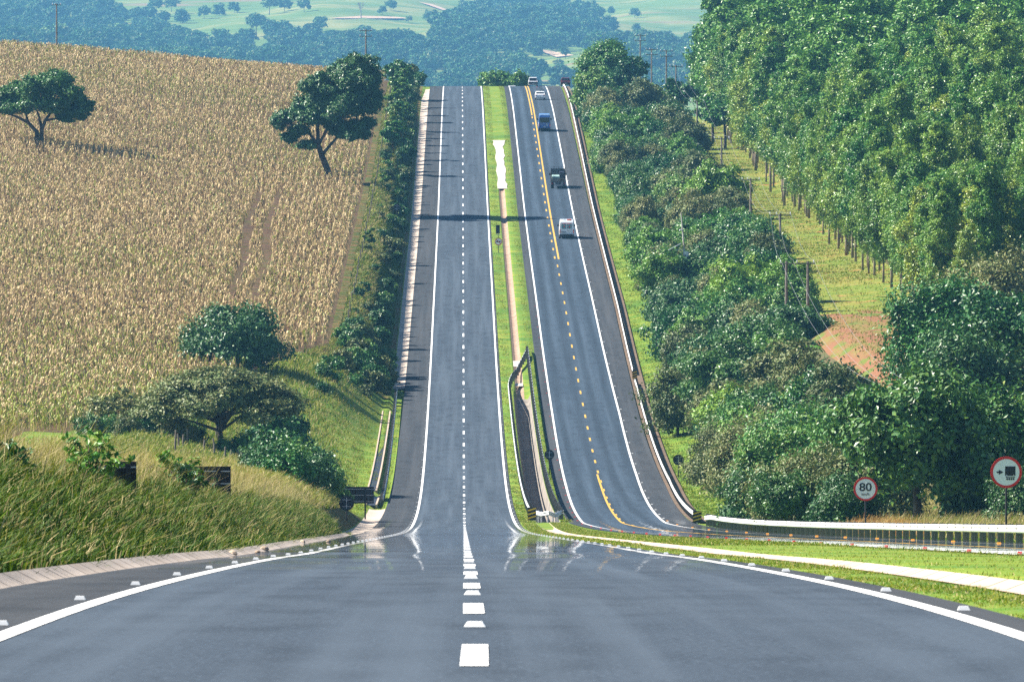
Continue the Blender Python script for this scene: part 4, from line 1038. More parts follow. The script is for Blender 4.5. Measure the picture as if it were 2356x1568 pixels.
def proto_tree(name, seed, H, R, bare, leafm, barkm, n, size, form='round', lean=(0, 0), tr=None, loc=(0, 0, 0), ncl=None):
    """a tree of height H, crown radius R; bare = clear stem length. Returns the Empty with children trunk, crown"""
    rng = np.random.default_rng(seed)
    o = empty(name, loc)
    tr = tr or H*0.022
    lx, ly = lean
    ch = H-bare
    cl = []
    k = ncl or {'round': 16, 'euc': 20, 'bush': 14, 'dome': 26, 'open': 20}[form]
    for i in range(k):
        t = (i+0.5)/k
        ang = i*2.399+rng.random()*0.7
        if form == 'euc':
            z = bare + ch*(0.08+0.9*t); rr = R*(0.95*math.sin(math.pi*(0.2+0.66*t)))*(0.25+0.7*rng.random()); cr = R*(0.30+0.30*rng.random())*(1.1-0.3*t)
            c = (math.cos(ang)*rr, math.sin(ang)*rr, z-cr*0.3); e = (cr, cr, cr*1.15)
        elif form == 'dome':
            rr = R*0.9*math.sqrt(t); z = bare + ch*0.86*math.sqrt(max(0.0, 1-(rr/R)**2))*(0.95+0.1*rng.random()) + ch*0.02; cr = R*(0.22+0.06*rng.random())
            c = (math.cos(ang)*rr, math.sin(ang)*rr, z); e = (cr, cr, cr*0.42)
        elif form == 'bush':
            rr = R*0.72*math.sqrt(t); z = ch*(0.25+0.55*rng.random())*(1-0.35*t)+bare; cr = R*(0.34+0.16*rng.random())
            c = (math.cos(ang)*rr, math.sin(ang)*rr, z); e = (cr, cr, min(cr, z-bare*0.6+0.4, ch*0.42))
        elif form == 'open':
            rr = R*0.8*math.sqrt(t)*(0.8+0.3*rng.random()); z = bare + ch*(0.2+0.7*rng.random())*(1-0.3*t); cr = R*(0.24+0.10*rng.random())
            c = (math.cos(ang)*rr, math.sin(ang)*rr, z); e = (cr, cr, cr*0.55)
        else:
            rr = R*0.68*math.sqrt(t); z = bare + ch*(0.30+0.52*rng.random())*(1.05-0.4*t); cr = R*(0.33+0.14*rng.random())
            c = (math.cos(ang)*rr, math.sin(ang)*rr, z); e = (cr, cr, cr*0.72)
        f = c[2]/H
        cl.append(((c[0]+lx*f, c[1]+ly*f, c[2]), *e))
    V, F = leaf_cloud(rng, cl, n, size, 0.5 if form in ('dome', 'open') else 0.0)
    V[:, 2] = np.maximum(V[:, 2], 0.05)
    mesh_np('crown', V, F, leafm, o)
    mb = MB()
    top = bare+ch*(0.8 if form == 'euc' else 0.35)
    tp = [(lx*f*(1 if f else 0)+math.sin(f*5+seed)*0.10*tr*6*f, ly*f, top*f) for f in (0, 0.15, 0.35, 0.6, 0.8, 1.0)]
    tp[0] = (0, 0, -0.6)
    mb.tube(tp, [tr*1.35, tr*1.05, tr*0.92, tr*0.8, tr*0.62, tr*(0.25 if form == 'euc' else 0.5)], 8)
    tips = [cl[i][0] for i in range(0, k, 2 if form != 'euc' else 3)]
    limbs(mb, rng, tp, tips, tr*(0.5 if form == 'euc' else 1.0))
    mb.build('trunk', barkm, o, smooth=True)
    return o
used = {}
def plant(src, pos, rz, sc, label, cat, group=None):
    """first use moves the prototype itself, later uses are copies with copies of its parts"""
    o = src if src.name not in used else copy_tree(src)
    used[src.name] = 1
    o.location = pos; o.rotation_euler = (0, 0, rz); o.scale = (sc, sc, sc) if not hasattr(sc, '__len__') else sc
    tag(o, label, cat, group)
    if not group and 'group' in o.keys(): del o['group']
    return o

# ---- field trees on the left, each with its own outline
def own_tree(name, label, seed, x, D, H, R, bare, leafm, n, size, form, lean=(0, 0), tr=None, dz=0.0, ncl=None, group=None, barkm=None):
    o = proto_tree(name, seed, H, R, bare, leafm, barkm or M['bark'], n, size, form, lean, tr, ncl=ncl)
    o.location = seat(x, D, dz)
    tag(o, label, 'tree', group)
    return o
def shaped_tree(name, label, seed, x, y0, D, cl_px, trunks, leafm, n, size, flat=0.3, depth=0.8, barkm=None, lift=0.0):
    cl_px = [(a, b+lift, c, d) for a, b, c, d in cl_px]; trunks = [([(p[0], p[1]+(lift if p[1] > 0 else 0)) for p in pts], r0, r1) for pts, r0, r1 in trunks]
    """tree whose crown clumps are given as (dx, height, rx, rz) in metres about its foot"""
    rng = np.random.default_rng(seed)
    o = empty(name, seat_hit(x, y0)); 
    cl = []
    for (cx, cz, rx, rz) in cl_px:
        for q in range(3):
            cl.append(((cx+rng.normal()*rx*0.25, rng.normal()*depth*rx+(q-1)*rx*0.8, cz+rng.normal()*rz*0.2), rx*0.72, rx*0.8, rz*0.72))
    V, F = leaf_cloud(rng, cl, n, size, flat, shell=0.4)
    mesh_np('crown', V, F, leafm, o)
    mb = MB()
    for pts, r0, r1 in trunks:
        P = [Vector((p[0], p[2] if len(p) > 2 else 0.0, p[1])) for p in pts]
        rad = [r0+(r1-r0)*i/(len(P)-1) for i in range(len(P))]
        mb.tube(P, rad, 8, False)
    mb.build('trunk', barkm or M['bark'], o, smooth=True)
    tag(o, label, 'tree')
    return o
# far left field tree: D 1112, 16.2 units/m ; crown x -20..213, y 172..298 ; foot (95,322)
shaped_tree('field_tree', 'wide dark tree with two low forks standing in the corn at the left edge', 11, 95, 346, 1090,
  [(-6.5,5.2,2.2,1.4),(-4.8,6.2,2.3,1.7),(-2.8,6.7,2.3,1.9),(-0.8,7.2,2.3,2.1),(1.0,8.0,2.1,1.9),(2.6,7.3,2.0,1.9),(4.2,6.2,2.0,1.6),(5.8,4.8,1.7,1.3),(-5.3,4.2,2.0,1.1),(-2.5,4.6,2.2,1.2),(0.4,5.0,2.4,1.4),(3.0,4.6,2.2,1.3),(5.4,3.3,1.5,0.9),(3.2,3.0,1.6,0.7),(6.6,5.0,0.9,0.6),(2.0,9.0,1.3,0.8),(-7.6,5.8,1.4,1.0)],
  [([(-.4,-.6),(-.6,1.0),(-1.8,2.3),(-3.4,3.1),(-5.2,3.7)],.38,.10),([(0,-.6),(0.1,1.4),(0.6,2.6),(1.7,4.2),(2.3,6.0)],.34,.10),([(0.1,1.4),(-.3,3.2),(-1.0,5.0)],.22,.08),([(0.6,2.6),(2.4,2.9),(4.6,2.9)],.20,.06),([(-1.8,2.3),(-2.2,3.8),(-2.8,5.4)],.2,.07)],
  M['lf_dark'], 52000, 0.24, lift=1.5)
# leaning tree: foot (762,414) D~1085 s 16.6 ; crown x 612..880, y 120..340
shaped_tree('field_tree', 'tall tree with leaning dark trunk and spreading limbs at the edge of the corn', 12, 762, 420, 1072,
  [(-7.2,8.6,1.7,1.3),(-5.6,9.6,1.9,1.4),(-4.0,10.4,2.0,1.6),(-2.2,11.6,2.3,2.0),(-2.8,13.6,2.0,1.7),(-0.4,13.0,2.4,2.2),(0.8,15.0,2.4,2.0),(3.0,15.6,2.3,1.8),(5.2,16.0,2.0,1.6),(2.4,13.2,2.4,2.1),(4.6,13.8,2.2,1.9),(1.2,10.8,2.4,1.9),(3.2,10.6,2.2,1.8),(4.4,8.4,1.9,1.3),(2.4,8.0,2.0,1.3),(0.2,8.6,2.0,1.4),(-1.8,9.0,2.1,1.4),(-4.8,7.6,1.8,1.0),(-3.2,5.4,1.7,0.8),(-5.6,6.2,1.2,0.7),(3.6,6.8,1.6,1.0),(5.4,10.6,1.8,1.5),(6.2,12.2,1.3,1.2),(0.8,6.9,1.6,0.9),(3.4,17.0,1.6,1.0),(6.3,14.2,1.2,1.0),(-1.4,15.0,1.3,1.0)],
  [([(0.1,-.6),(-.6,2.0),(-1.3,3.8),(-1.8,5.2)],.50,.36),([(-1.8,5.2),(-3.0,6.8),(-5.0,7.9),(-6.9,8.4)],.27,.07),([(-1.8,5.2),(-1.9,7.6),(-1.4,9.8),(-.6,12.2)],.30,.08),([(-1.3,3.8),(0.0,5.4),(1.6,7.2),(3.6,8.4)],.26,.07),([(-1.8,5.2),(-.4,7.8),(1.8,10.4),(3.4,13)],.24,.07),([(-1.6,4.7),(-3.0,5.0),(-4.2,4.9)],.15,.05)],
  M['lf_field'], 80000, 0.24)
own_tree('roadside_tree', 'small dark round tree on the crest of the left bank beside the hill road', 13, 917, 1385, 4.4, 2.9, 1.1, M['lf_dark'], 3000, 0.42, 'round')
own_tree('field_tree', 'rounded many stemmed green tree in front of the corn behind the dome shaped tree', 14, 540, 752, 6.9, 5.4, 0.4, M['lf_field'], 24000, 0.22, 'round', tr=0.2, ncl=26)
own_tree('dome_tree', 'broad dome shaped dark tree with flat feathery crown above the fence posts', 15, 508, 630, 6.9, 6.5, 0.7, M['lf_olive'], 44000, 0.17, 'dome', tr=0.26, ncl=60)
own_tree('dark_shrub_tree', 'dark leafy tree attached to the right side of the dome shaped tree', 16, 645, 645, 5.6, 2.7, 0.2, M['lf_dark'], 12000, 0.20, 'bush')
own_tree('thin_tree', 'thin pale leafed tree left of the dome shaped tree', 17, 262, 640, 4.4, 2.8, 0.5, M['lf_olive'], 2300, 0.18, 'open', tr=0.08)
# undergrowth below the dome tree
ub = [proto_tree('undergrowth_bush', 30+i, 2.1, 1.7, 0.0, M[m_], M['bark'], 3600, 0.13, 'bush') for i, m_ in enumerate(('lf_dark', 'lf_mid', 'lf_olive'))]
rngu = random.Random(3)
for k, x in enumerate([210, 250, 290, 335, 370, 405, 440, 540, 575, 610, 650, 670, 690]):
    D = 634+rngu.uniform(-8, 8)
    plant(ub[k % 3], seat(x, D), rngu.uniform(0, 6), rngu.uniform(0.65, 1.1), 'low dark bush in the undergrowth along the foot of the corn field', 'bush', 'undergrowth below the dome tree')
# dark shrubs that clothe the end of the near left bank
sb = [proto_tree('bank_shrub', 40+i, 2.6, 2.0, 0.0, M[m_], M['bark'], 5200, 0.13, 'bush') for i, m_ in enumerate(('lf_dark', 'lf_mid', 'lf_field'))]
for k, (x, D, s) in enumerate([(640,520,1.2),(668,505,1.1),(700,500,1.0),(630,490,.9),(660,470,.9),(690,478,.9),(716,520,1.1),(735,515,.9),(600,500,.8),(655,548,1.2),(690,552,1.1),(720,545,.9),(750,535,.7),(770,528,.6)]):
    plant(sb[k % 3], seat(x, D), k*1.3, s, 'dark leafy shrub on the shaded end of the near left bank', 'shrub', 'shrubs on the end of the near bank')
# broad leaved saplings in front of the wide sign
def sapling(label, base, h, seed, n=260, size=0.16, mat='lf_bright'):
    n = int(n*0.6)
    rng = np.random.default_rng(seed)
    o = empty('sapling', base); tag(o, label, 'sapling')
    mb = MB(); cl = []
    for k in range(7):
        a = k*0.9+seed; hh = h*(0.45+0.55*rng.random()); sp = h*(0.18+0.4*rng.random())
        P = [Vector((0,0,-.2)), Vector((math.cos(a)*sp*.25, math.sin(a)*sp*.25, hh*.5)), Vector((math.cos(a)*sp*.6, math.sin(a)*sp*.6, hh*.85)), Vector((math.cos(a)*sp, math.sin(a)*sp, hh))]
        mb.tube(P, [.022, .016, .010, .005], 5)
        for q in range(9):
            t = 0.25+0.75*q/8; c = P[1].lerp(P[2], t*2) if t < .5 else P[2].lerp(P[3], t*2-1)
            cl.append(((c[0]+rng.normal()*.09, c[1]+rng.normal()*.09, c[2]+rng.normal()*.05), .085, .085, .05))
    V, F = leaf_cloud(rng, cl, n, size, 0.2, aspect=2.2); mesh_np('foliage', V, F, M[mat], o)
    mb.build('stem', M['bark'], o)
sapling('bright green sapling growing in front of the black square sign back', WX(-6.95-float(xa(150))*0-1.0, 148, 0), 1.25, 1, 460, 0.065)
sapling('tall leafy weed rising above the tall grass left of the square sign back', seat(205, 150), 1.35, 2, 420, 0.075)
sapling('broad leaved green plant in front of the wide sign back', seat(400, 205), 1.3, 3, 420, 0.10)
sapling('drooping broad leaved plant right of the black square sign back', seat(440, 200), 1.0, 4, 300, 0.10, 'lf_field')
sapling('dark leafy bush in the shaded tall grass at the left edge', seat(30, 128), 0.7, 5, 500, 0.06, 'lf_dark')

# ---- the belt of trees between the right verge and the power line clearing
rb = random.Random(21)
BP = []
for i, (m_, f, H, R, n, sz) in enumerate([('lf_mid','bush',5.6,3.7,20000,0.20),('lf_dark','bush',6.0,3.8,20000,0.20),('lf_olive','bush',5.0,3.4,20000,0.18),('lf_bright','round',6.8,3.8,20000,0.20),('lf_field','bush',4.8,3.5,18000,0.20),('lf_olive','round',6.6,3.6,20000,0.18)]):
    BP.append(proto_tree('belt_tree', 60+i, H, R, 0.2 if f == 'bush' else 1.6, M[m_], M['bark'], n, sz, f, ncl=20))
bn = 0
def belt_label(D):
    if D < 700: return 'near the round sign back'
    if D < 900: return 'near the rail gap'
    if D < 1040: return 'near the solar pole'
    if D < 1160: return 'level with the truck'
    if D < 1300: return 'level with the minibus'
    return 'beside the hill crest'
D = 625.0
while D < 1440:
    L = 23.5+rb.uniform(-.5, .9)+ (1.2 if D > 1330 else 0)
    Lmax = np.interp(D, [560, 700, 800, 1000, 1300, 1440], [33, 32.0, 33.0, 34.0, 35.5, 36])
    while L < Lmax:
        hs = np.interp(D, [600, 800, 1000, 1250, 1350, 1440], [0.85, 0.85, 0.85, 0.85, 0.9, 0.8])*rb.uniform(0.6, 1.2)*(1.25 if L > 30 else 1)
        d = D+rb.uniform(-3, 3)
        kk = rb.randrange(6)
        plant(BP[kk], W(L, d), rb.uniform(0, 6.28), (hs*rb.uniform(.85,1.1), hs, hs*rb.uniform(.85, 1.15)), ('mid green', 'dark green', 'small olive', 'bright green', 'low dark', 'olive brown')[kk]+' tree '+('on the road side' if L < 27 else ('in the middle' if L < 30.5 else 'on the clearing side'))+' of the belt, '+belt_label(D), 'tree', 'dense belt of trees right of the road')
        bn += 1
        L += rb.uniform(4.2, 6.2)
    D += rb.uniform(6.5, 8.5)*(1.0 if D < 1000 else 1.2)
for k in range(23):
    d = 800+k*25+rb.uniform(-6, 6); kk = (0, 3, 1, 5, 2)[k % 5]
    plant(BP[kk], W(33.6+rb.uniform(-.6, .8), d), k*1.9, 0.92*rb.uniform(.85, 1.1), ('leaning', 'tall bright green', 'tall dark green', 'tall olive', 'tall olive brown')[k % 5]+' tree overhanging the clearing edge, '+belt_label(d), 'tree', 'tall trees on the clearing side of the belt')
# distinct trees in and around the belt
own_tree('crest_tree', 'big rounded tree towering over the belt right of the hill crest', 80, 1395, 1395, 14.5, 5.6, 1.0, M['lf_mid'], 36000, 0.27, 'round', ncl=34)
own_tree('crest_tree', 'dark rounded tree on the right side of the big crest tree', 81, 1455, 1370, 12.5, 4.4, 1.0, M['lf_dark'], 22000, 0.27, 'round', ncl=26)
own_tree('crest_tree', 'left shoulder tree of the big crest tree overhanging the verge', 82, 1362, 1350, 8.6, 3.4, 0.9, M['lf_mid'], 18000, 0.26, 'bush', ncl=22)
own_tree('clearing_tree', 'small dark tree beside the far poles at the top of the clearing', 83, 1562, 1420, 9.5, 3.2, 2.6, M['lf_dark'], 5000, 0.42, 'round')
own_tree('dark_tree', 'very dark broad tree with bare limbs beside the twin poled frame', 84, 1700, 716, 7.8, 5.8, 0.4, M['lf_dark'], 36000, 0.18, 'open', ncl=40, tr=0.3)
own_tree('dark_tree', 'olive tinged tree on the left of the very dark broad tree', 85, 1560, 730, 6.2, 3.4, 0.2, M['lf_olive'], 18000, 0.17, 'bush', ncl=22)
# thicket in front, behind the near rail
NP = []
for i, (m_, f, H, R, n, sz) in enumerate([('lf_olive','bush',7.0,4.2,34000,0.15),('lf_mid','bush',7.4,4.0,34000,0.16),('lf_dark','round',8.0,4.2,32000,0.18),('lf_field','bush',6.0,3.8,28000,0.17)]):
    NP.append(proto_tree('thicket_tree', 90+i, H, R, 0.1 if f == 'bush' else 1.0, M[m_], M['bark'], n, sz, f, ncl=26))
TH = [  # x, D, scale, proto, label
 (1655,645,0.80,0,'olive shrubby tree at the left end of the thicket beside the round sign back'),
 (1730,610,0.92,0,'olive leaved tree second from the left in the near thicket'),
 (1790,590,1.0,0,'large olive tree at the top of the near thicket under the very dark tree'),
 (1745,520,0.72,3,'low green bush in front of the olive trees of the near thicket'),
 (1830,520,0.95,1,'bright green tree in the middle of the near thicket'),
 (1840,560,1.05,1,'green tree below the farm gate'),
 (1800,470,0.52,2,'glossy dark bush overhanging the dry grass left of the 80 sign'),
 (1850,480,0.80,0,'olive green tree directly above the 80 sign'),
 (1925,505,0.92,1,'green tree left of the glossy leaved dark tree'),
 (1940,452,0.60,3,'light green shrub just behind the 80 sign'),
 (2010,470,0.85,0,'tree with pale dry twigs right of the 80 sign'),
 (2230,560,1.25,3,'green tree behind the dark trunks at far right'),
 (2330,600,1.25,2,'tall bright green tree at the right edge behind the truck sign'),
 (2350,470,0.95,1,'green bush touching the right edge above the truck sign'),
 (2290,700,1.2,0,'yellowish tree crown at the right edge below the plantation'),
 (2180,640,1.25,1,'bushy green tree where the plantation meets the thicket'),
 (2165,700,0.80,0,'feathery tree at the lower end of the plantation edge'),
 (2240,450,0.60,3,'leafy shrub between the two dark trunks and the truck sign'),
 (2345,420,0.50,3,'dark shrub behind the truck sign at the right edge'),
]
for x, D, s, p, lb in TH: plant(NP[p], seat(x, D), x*0.7, s, lb, 'tree', 'near thicket behind the guard rail')
own_tree('glossy_tree', 'dark tree with big glossy leaves and two dark trunks behind the near rail', 95, 2110, 446, 9.6, 5.0, 2.2, M['lf_dark'], 34000, 0.22, 'round', ncl=34, tr=0.26)
own_tree('glossy_tree', 'glossy leaved dark tree bulging in front of the red dirt clearing', 96, 2010, 520, 6.2, 3.2, 0.6, M['lf_dark'], 20000, 0.22, 'round', ncl=26)
own_tree('glossy_tree', 'deep shaded tree right of the two dark trunks', 97, 2215, 455, 9.0, 4.4, 1.6, M['lf_dark'], 28000, 0.20, 'round', ncl=30)
# palm at the foot of the clearing
pm = empty('palm_tree', seat(1860, 712)); tag(pm, 'slender young palm at the foot of the clearing above the gate', 'palm tree')
MB().tube([(0,0,-.3),(0.1,0,1.4),(0.0,0,2.6)], [.10,.08,.06], 7).build('trunk', M['bark_pale'], pm)
mbp = MB()
for k in range(11):
    a = k*0.571; c, s_ = math.cos(a), math.sin(a); pr = None
    P = [Vector((c*r, s_*r, 2.6+0.75*math.sin(r*1.5)-0.22*r*r)) for r in (0.05, .4, .8, 1.2, 1.55)]
    for i in range(4):
        w = [.04, .22, .26, .2, .03]
        n_ = Vector((-s_, c, 0))
        mbp.add([P[i]-n_*w[i]+Vector((0,0,-.12)), P[i], P[i+1], P[i+1]-n_*w[i+1]+Vector((0,0,-.12))], [(0,1,2,3)])
        mbp.add([P[i]+n_*w[i]+Vector((0,0,-.12)), P[i], P[i+1], P[i+1]+n_*w[i+1]+Vector((0,0,-.12))], [(3,2,1,0)])
mbp.build('fronds', M['lf_palm'], pm)

# ---- eucalyptus plantation on the right
rf = random.Random(8)
EP = [proto_tree('eucalyptus', 110+i, 20+2*(i % 3), 3.0+0.35*(i % 2), 5.0+1.5*(i % 3), M['lf_euc'] if i % 3 else M['lf_euc2'], M['bark_pale'], 24000, 0.20, 'euc', tr=0.16, ncl=30) for i in range(5)]
ES = [proto_tree('eucalyptus_source', 116+i, 20+2*i, 3.3, 6.5, M['lf_euc'], M['bark_pale'], 5200, 0.36, 'euc', tr=0.16, ncl=26) for i in range(3)]
spots = []
for row in range(16):
    L0 = 46.2 + row*4.3
    D = 735.0 + rf.uniform(0, 5)
    while D < 1500:
        X = float(xa(D))+L0
        xx = 1178+X*FP/D
        sp = 7.0 if row == 0 else (7.5 if row < 3 else 8.5)
        if xx < 2356+110*600/D: spots.append((row, L0+rf.uniform(-1.1, 1.1), D+rf.uniform(-2.5, 2.5)))
        D += sp*rf.uniform(0.8, 1.2)*(1+max(0, D-900)/2200)
spots.sort(key=lambda s_: (s_[0] > 0)*260 + s_[2] + s_[0]*2)
print('eucalyptus spots', len(spots), 'belt', bn)
def euc_scale(row, D):
    hh = rf.uniform(0.74, 1.04)*float(np.interp(D, [740, 900, 1200, 1450], [0.64, 0.80, 1.0, 1.10]))
    return hh*0.92 if row == 0 else hh
for row, L, D in spots[:296]:
    zone = 'low' if D < 880 else ('middle' if D < 1060 else ('upper' if D < 1250 else 'far'))
    if row == 0: lab = 'slender eucalyptus with bare pale trunk in the front row along the clearing, '+zone+' part'
    elif row < 4: lab = 'tall eucalyptus just behind the front row in the '+zone+' part of the plantation'
    else: lab = 'tall eucalyptus deep inside the '+zone+' part of the plantation on the right hillside'
    hh = euc_scale(row, D)
    plant(EP[rf.randrange(5)], W(L, D), rf.uniform(0, 6.28), (hh*rf.uniform(0.95, 1.25), hh*rf.uniform(0.95, 1.25), hh), lab, 'tree', 'eucalyptus plantation, front row' if row == 0 else 'eucalyptus plantation')
sv = [np.array([v.co[:] for v in p.children[0].data.vertices]) for p in ES]
pV, pF, nb_ = [], [], 0
for k, (row, L, D) in enumerate(spots[296:]):
    hh = euc_scale(row, D); a = rf.uniform(0, 6.28); w_ = hh*rf.uniform(0.95, 1.25); v = sv[k % 3]
    q = np.stack([(v[:, 0]*math.cos(a)-v[:, 1]*math.sin(a))*w_, (v[:, 0]*math.sin(a)+v[:, 1]*math.cos(a))*w_, v[:, 2]*hh], -1)+np.array(W(L, D))
    pV.append(q); pF.append((np.arange(len(q), dtype=np.int32)+nb_).reshape(-1, 4)); nb_ += len(q)
o = mesh_np('eucalyptus_wood', np.concatenate(pV), np.concatenate(pF), M['lf_euc']); tag(o, 'remaining crowns of the dense eucalyptus plantation up the right hillside', 'wood', None, 'stuff')
for p in ES:
    for ch in list(p.children): bpy.data.objects.remove(ch)
    bpy.data.objects.remove(p)
own_tree('plantation_edge_tree', 'dark forked tree at the far end of the plantation edge', 120, 1668, 1300, 9.5, 4.0, 3.4, M['lf_mid'], 6000, 0.42, 'open', tr=0.25)
own_tree('plantation_edge_tree', 'dark twin trunked tree beside the forked one at the plantation edge', 121, 1640, 1330, 9.0, 3.6, 3.2, M['lf_euc'], 6000, 0.42, 'open', tr=0.25)

# ---- shrubs on the left bank, second slope
rs = random.Random(17)
LB = [proto_tree('verge_shrub', 130+i, 2.2, 1.5, 0.0, M[m_], M['bark'], 2600, 0.18, 'bush', ncl=9) for i, m_ in enumerate(('lf_mid', 'lf_dark', 'lf_olive', 'lf_field'))]
D = 795.0
nb = 0
while D < 1430 and nb < 200:
    for L in (-9.0, -11.0):
        if rs.random() < (0.85 if L > -10 else 0.4):
            s = rs.choice([0.35, 0.45, 0.55, 0.6, 0.7, 1.0])*rs.uniform(.85, 1.15); d = D+rs.uniform(-3, 3)
            plant(LB[rs.randrange(4)], W(L+rs.uniform(-.7, .7), d), rs.uniform(0, 6), s,
                  'small leafy shrub on the shaded bank left of the left carriageway', 'shrub', 'shrubs on the left bank'); nb += 1
    D += rs.uniform(5, 8)
for k, (xx, dd, s) in enumerate([(800,800,.8),(835,790,.8),(862,782,.9),(880,790,.7),(820,775,.6),(790,790,.5),(850,800,.9),(872,806,.7),(770,760,.5),(740,745,.5),(842,770,.5),(810,782,.6),(760,772,.8),(745,760,.7),(785,778,.9),(805,800,1.0),(825,802,1.0),(845,796,1.1),(868,796,1.1),(885,800,1.0),(815,792,.9),(858,788,1.0),(832,812,1.1),(815,815,1.0),(790,806,.8),(876,812,1.1)]):
    plant(LB[k % 4], seat(xx, dd), k*1.7, s, 'weedy shrub where the bank begins again beyond the open left slope', 'shrub', 'shrubs above the open left slope')
# taller roadside trees whose shadows fall across the left carriageway
RT = [proto_tree('slim_tree', 140+i, 5.8, 1.7, 1.2, M['lf_mid'], M['bark'], 5000, 0.26, 'open', tr=0.08, ncl=14) for i in range(2)]
for k, (D, L, s) in enumerate([(1180,-10.5,1.15),(1215,-10.5,1.1),(1100,-11.0,.5),(960,-11.5,.5),(1330,-10.5,1.0),(1285,-11.0,1.1),(1250,-10.5,.9),(1232,-10,.8),(1310,-10.2,1.1),(1355,-10.2,1.0),(1380,-10,.9),(1268,-9.8,.8)]):
    plant(RT[k % 2], W(L, D), k, s, 'slim young tree on the top of the left bank', 'tree', 'slim trees on the left bank')

# ---------------------------------------------------------------- grasses, corn and the far woods (stuff nobody could count)
def blades(name, label, L, D, h, w, lean, mats, probs, seed, cat='grass', segs=2, dz=0.0, wind=(0.35, -0.1)):
    rng = np.random.default_rng(seed)
    n = len(L)
    Z = ground(L, D)+dz; X = xa(D)+L
    h = h*(0.6+0.7*rng.random(n))*(0.8+0.35*np.sin(L*1.7+D*0.4)*np.sin(D*0.23-L*0.9)); ang = rng.random(n)*np.pi
    wx, wy = np.cos(ang)*w/2*(0.7+0.6*rng.random(n)), np.sin(ang)*w/2*0.5
    lx = (wind[0]+rng.normal(size=n)*lean)*h; ly = (wind[1]+rng.normal(size=n)*lean)*h
    P0 = np.stack([X, D, Z-0.03], -1)
    P1 = P0+np.stack([lx*0.25, ly*0.25, h*0.55], -1)
    P2 = P0+np.stack([lx, ly, h*(1-0.25*np.clip(np.abs(lx/h), 0, 1))], -1)
    Wv = np.stack([wx, wy, np.zeros(n)], -1)
    V = np.stack([P0-Wv, P0+Wv, P1+Wv*0.9, P1-Wv*0.9, P2+Wv*0.35, P2-Wv*0.35], 1).reshape(-1, 3)
    b = np.arange(n, dtype=np.int32)*6
    F = np.concatenate([np.stack([b, b+1, b+2, b+3], -1), np.stack([b+3, b+2, b+4, b+5], -1)])
    m = rng.choice(len(mats), n, p=np.array(probs)/sum(probs))
    o = mesh_np(name, V, F, [M[k] for k in mats], None, np.concatenate([m, m]))
    tag(o, label, cat, None, 'stuff')
    return o
R = np.random.default_rng(77)
def patchy(L, D, k=0.12, t=0.0, s=0.0):
    """clumpiness mask"""
    v = np.sin(L*0.9*k*6+s)*np.cos(D*k+L*0.3+s*2)+np.sin(D*k*2.3-L*1.1+s)*0.6+R.normal(size=len(L))*0.35
    return v > t
# near left bank: tall dry seeding grass above, mostly dark blades standing for shade beneath
def inside(n, d0, d1, l0, l1, power=1.6):
    D = d0+(d1-d0)*R.random(n)**power
    a = np.array([l0(d) for d in D]) if callable(l0) else np.full(n, l0); b = np.full(n, l1)
    return a+(b-a)*R.random(n), D
L, D = inside(115000, 72, 420, lambda d: aL(d)-1.0, -17, 1.15)
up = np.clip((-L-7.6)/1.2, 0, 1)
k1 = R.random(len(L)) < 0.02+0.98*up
blades('tall_dry_grass', 'tall pale dry grass on the crown of the near left bank', L[k1], D[k1], 0.60, 0.020, 0.30, ['gr_tan', 'gr_yel', 'gr_green'], [0.68, 0.24, 0.08], 1)
L, D = inside(108000, 72, 430, lambda d: aL(d)-0.35, -9.5, 1.15)
blades('bank_grass', 'straw and dark grass coloured to look shaded on the face of the near left bank', L, D, 0.34+0.12*np.clip(-L-6.2, 0, 1), 0.022, 0.35, ['gr_green', 'gr_dark', 'gr_tan', 'gr_yel'], [0.14, 0.68, 0.11, 0.07], 2)  # shade of the face put into the blade colours
L, D = inside(9000, 110, 400, -7.5, -15, 1.1)
blades('seed_stalks', 'long arching grass stalks rising above the near left bank', L, D, 1.15, 0.014, 0.35, ['gr_tan', 'gr_yel'], [0.6, 0.4], 3)
L, D = inside(50000, 420, 600, -8.5, -22, 1.0)
blades('bank_grass', 'yellow green grass on the left slope before the corn field', L, D, 0.65, 0.05, 0.35, ['gr_yel', 'gr_tan', 'gr_green'], [0.45, 0.3, 0.25], 4)
L, D = inside(40000, 420, 606, -20, -48, 1.0)
blades('hay_grass', 'short straw coloured grass of the hay meadow', L, D, 0.28, 0.06, 0.4, ['gr_tan', 'gr_yel', 'gr_green'], [0.6, 0.28, 0.12], 5)
L, D = inside(60000, 560, 815, -9.0, -27, 1.0)
ok = L > np.interp(D, [560, 618, 650, 700, 760, 800, 1500], [-36, -36, -30, -25, -19.5, -13.6, -13.4])
L, D = L[ok], D[ok]
tall = np.clip((-L-9)/5, 0.25, 1)
blades('slope_grass', 'yellow green tufted grass on the open slope left of the slot drains', L, D, 0.62*tall, 0.07, 0.4, ['gr_yel', 'gr_green', 'gr_tan', 'gr_dark'], [0.4, 0.34, 0.16, 0.1], 6)
L, D = inside(16000, 570, 810, -6.2, -10, 1.0)
blades('verge_grass', 'short mown grass around the left guard rail', L, D, 0.10, 0.08, 0.5, ['gr_green', 'gr_yel'], [0.6, 0.4], 7)
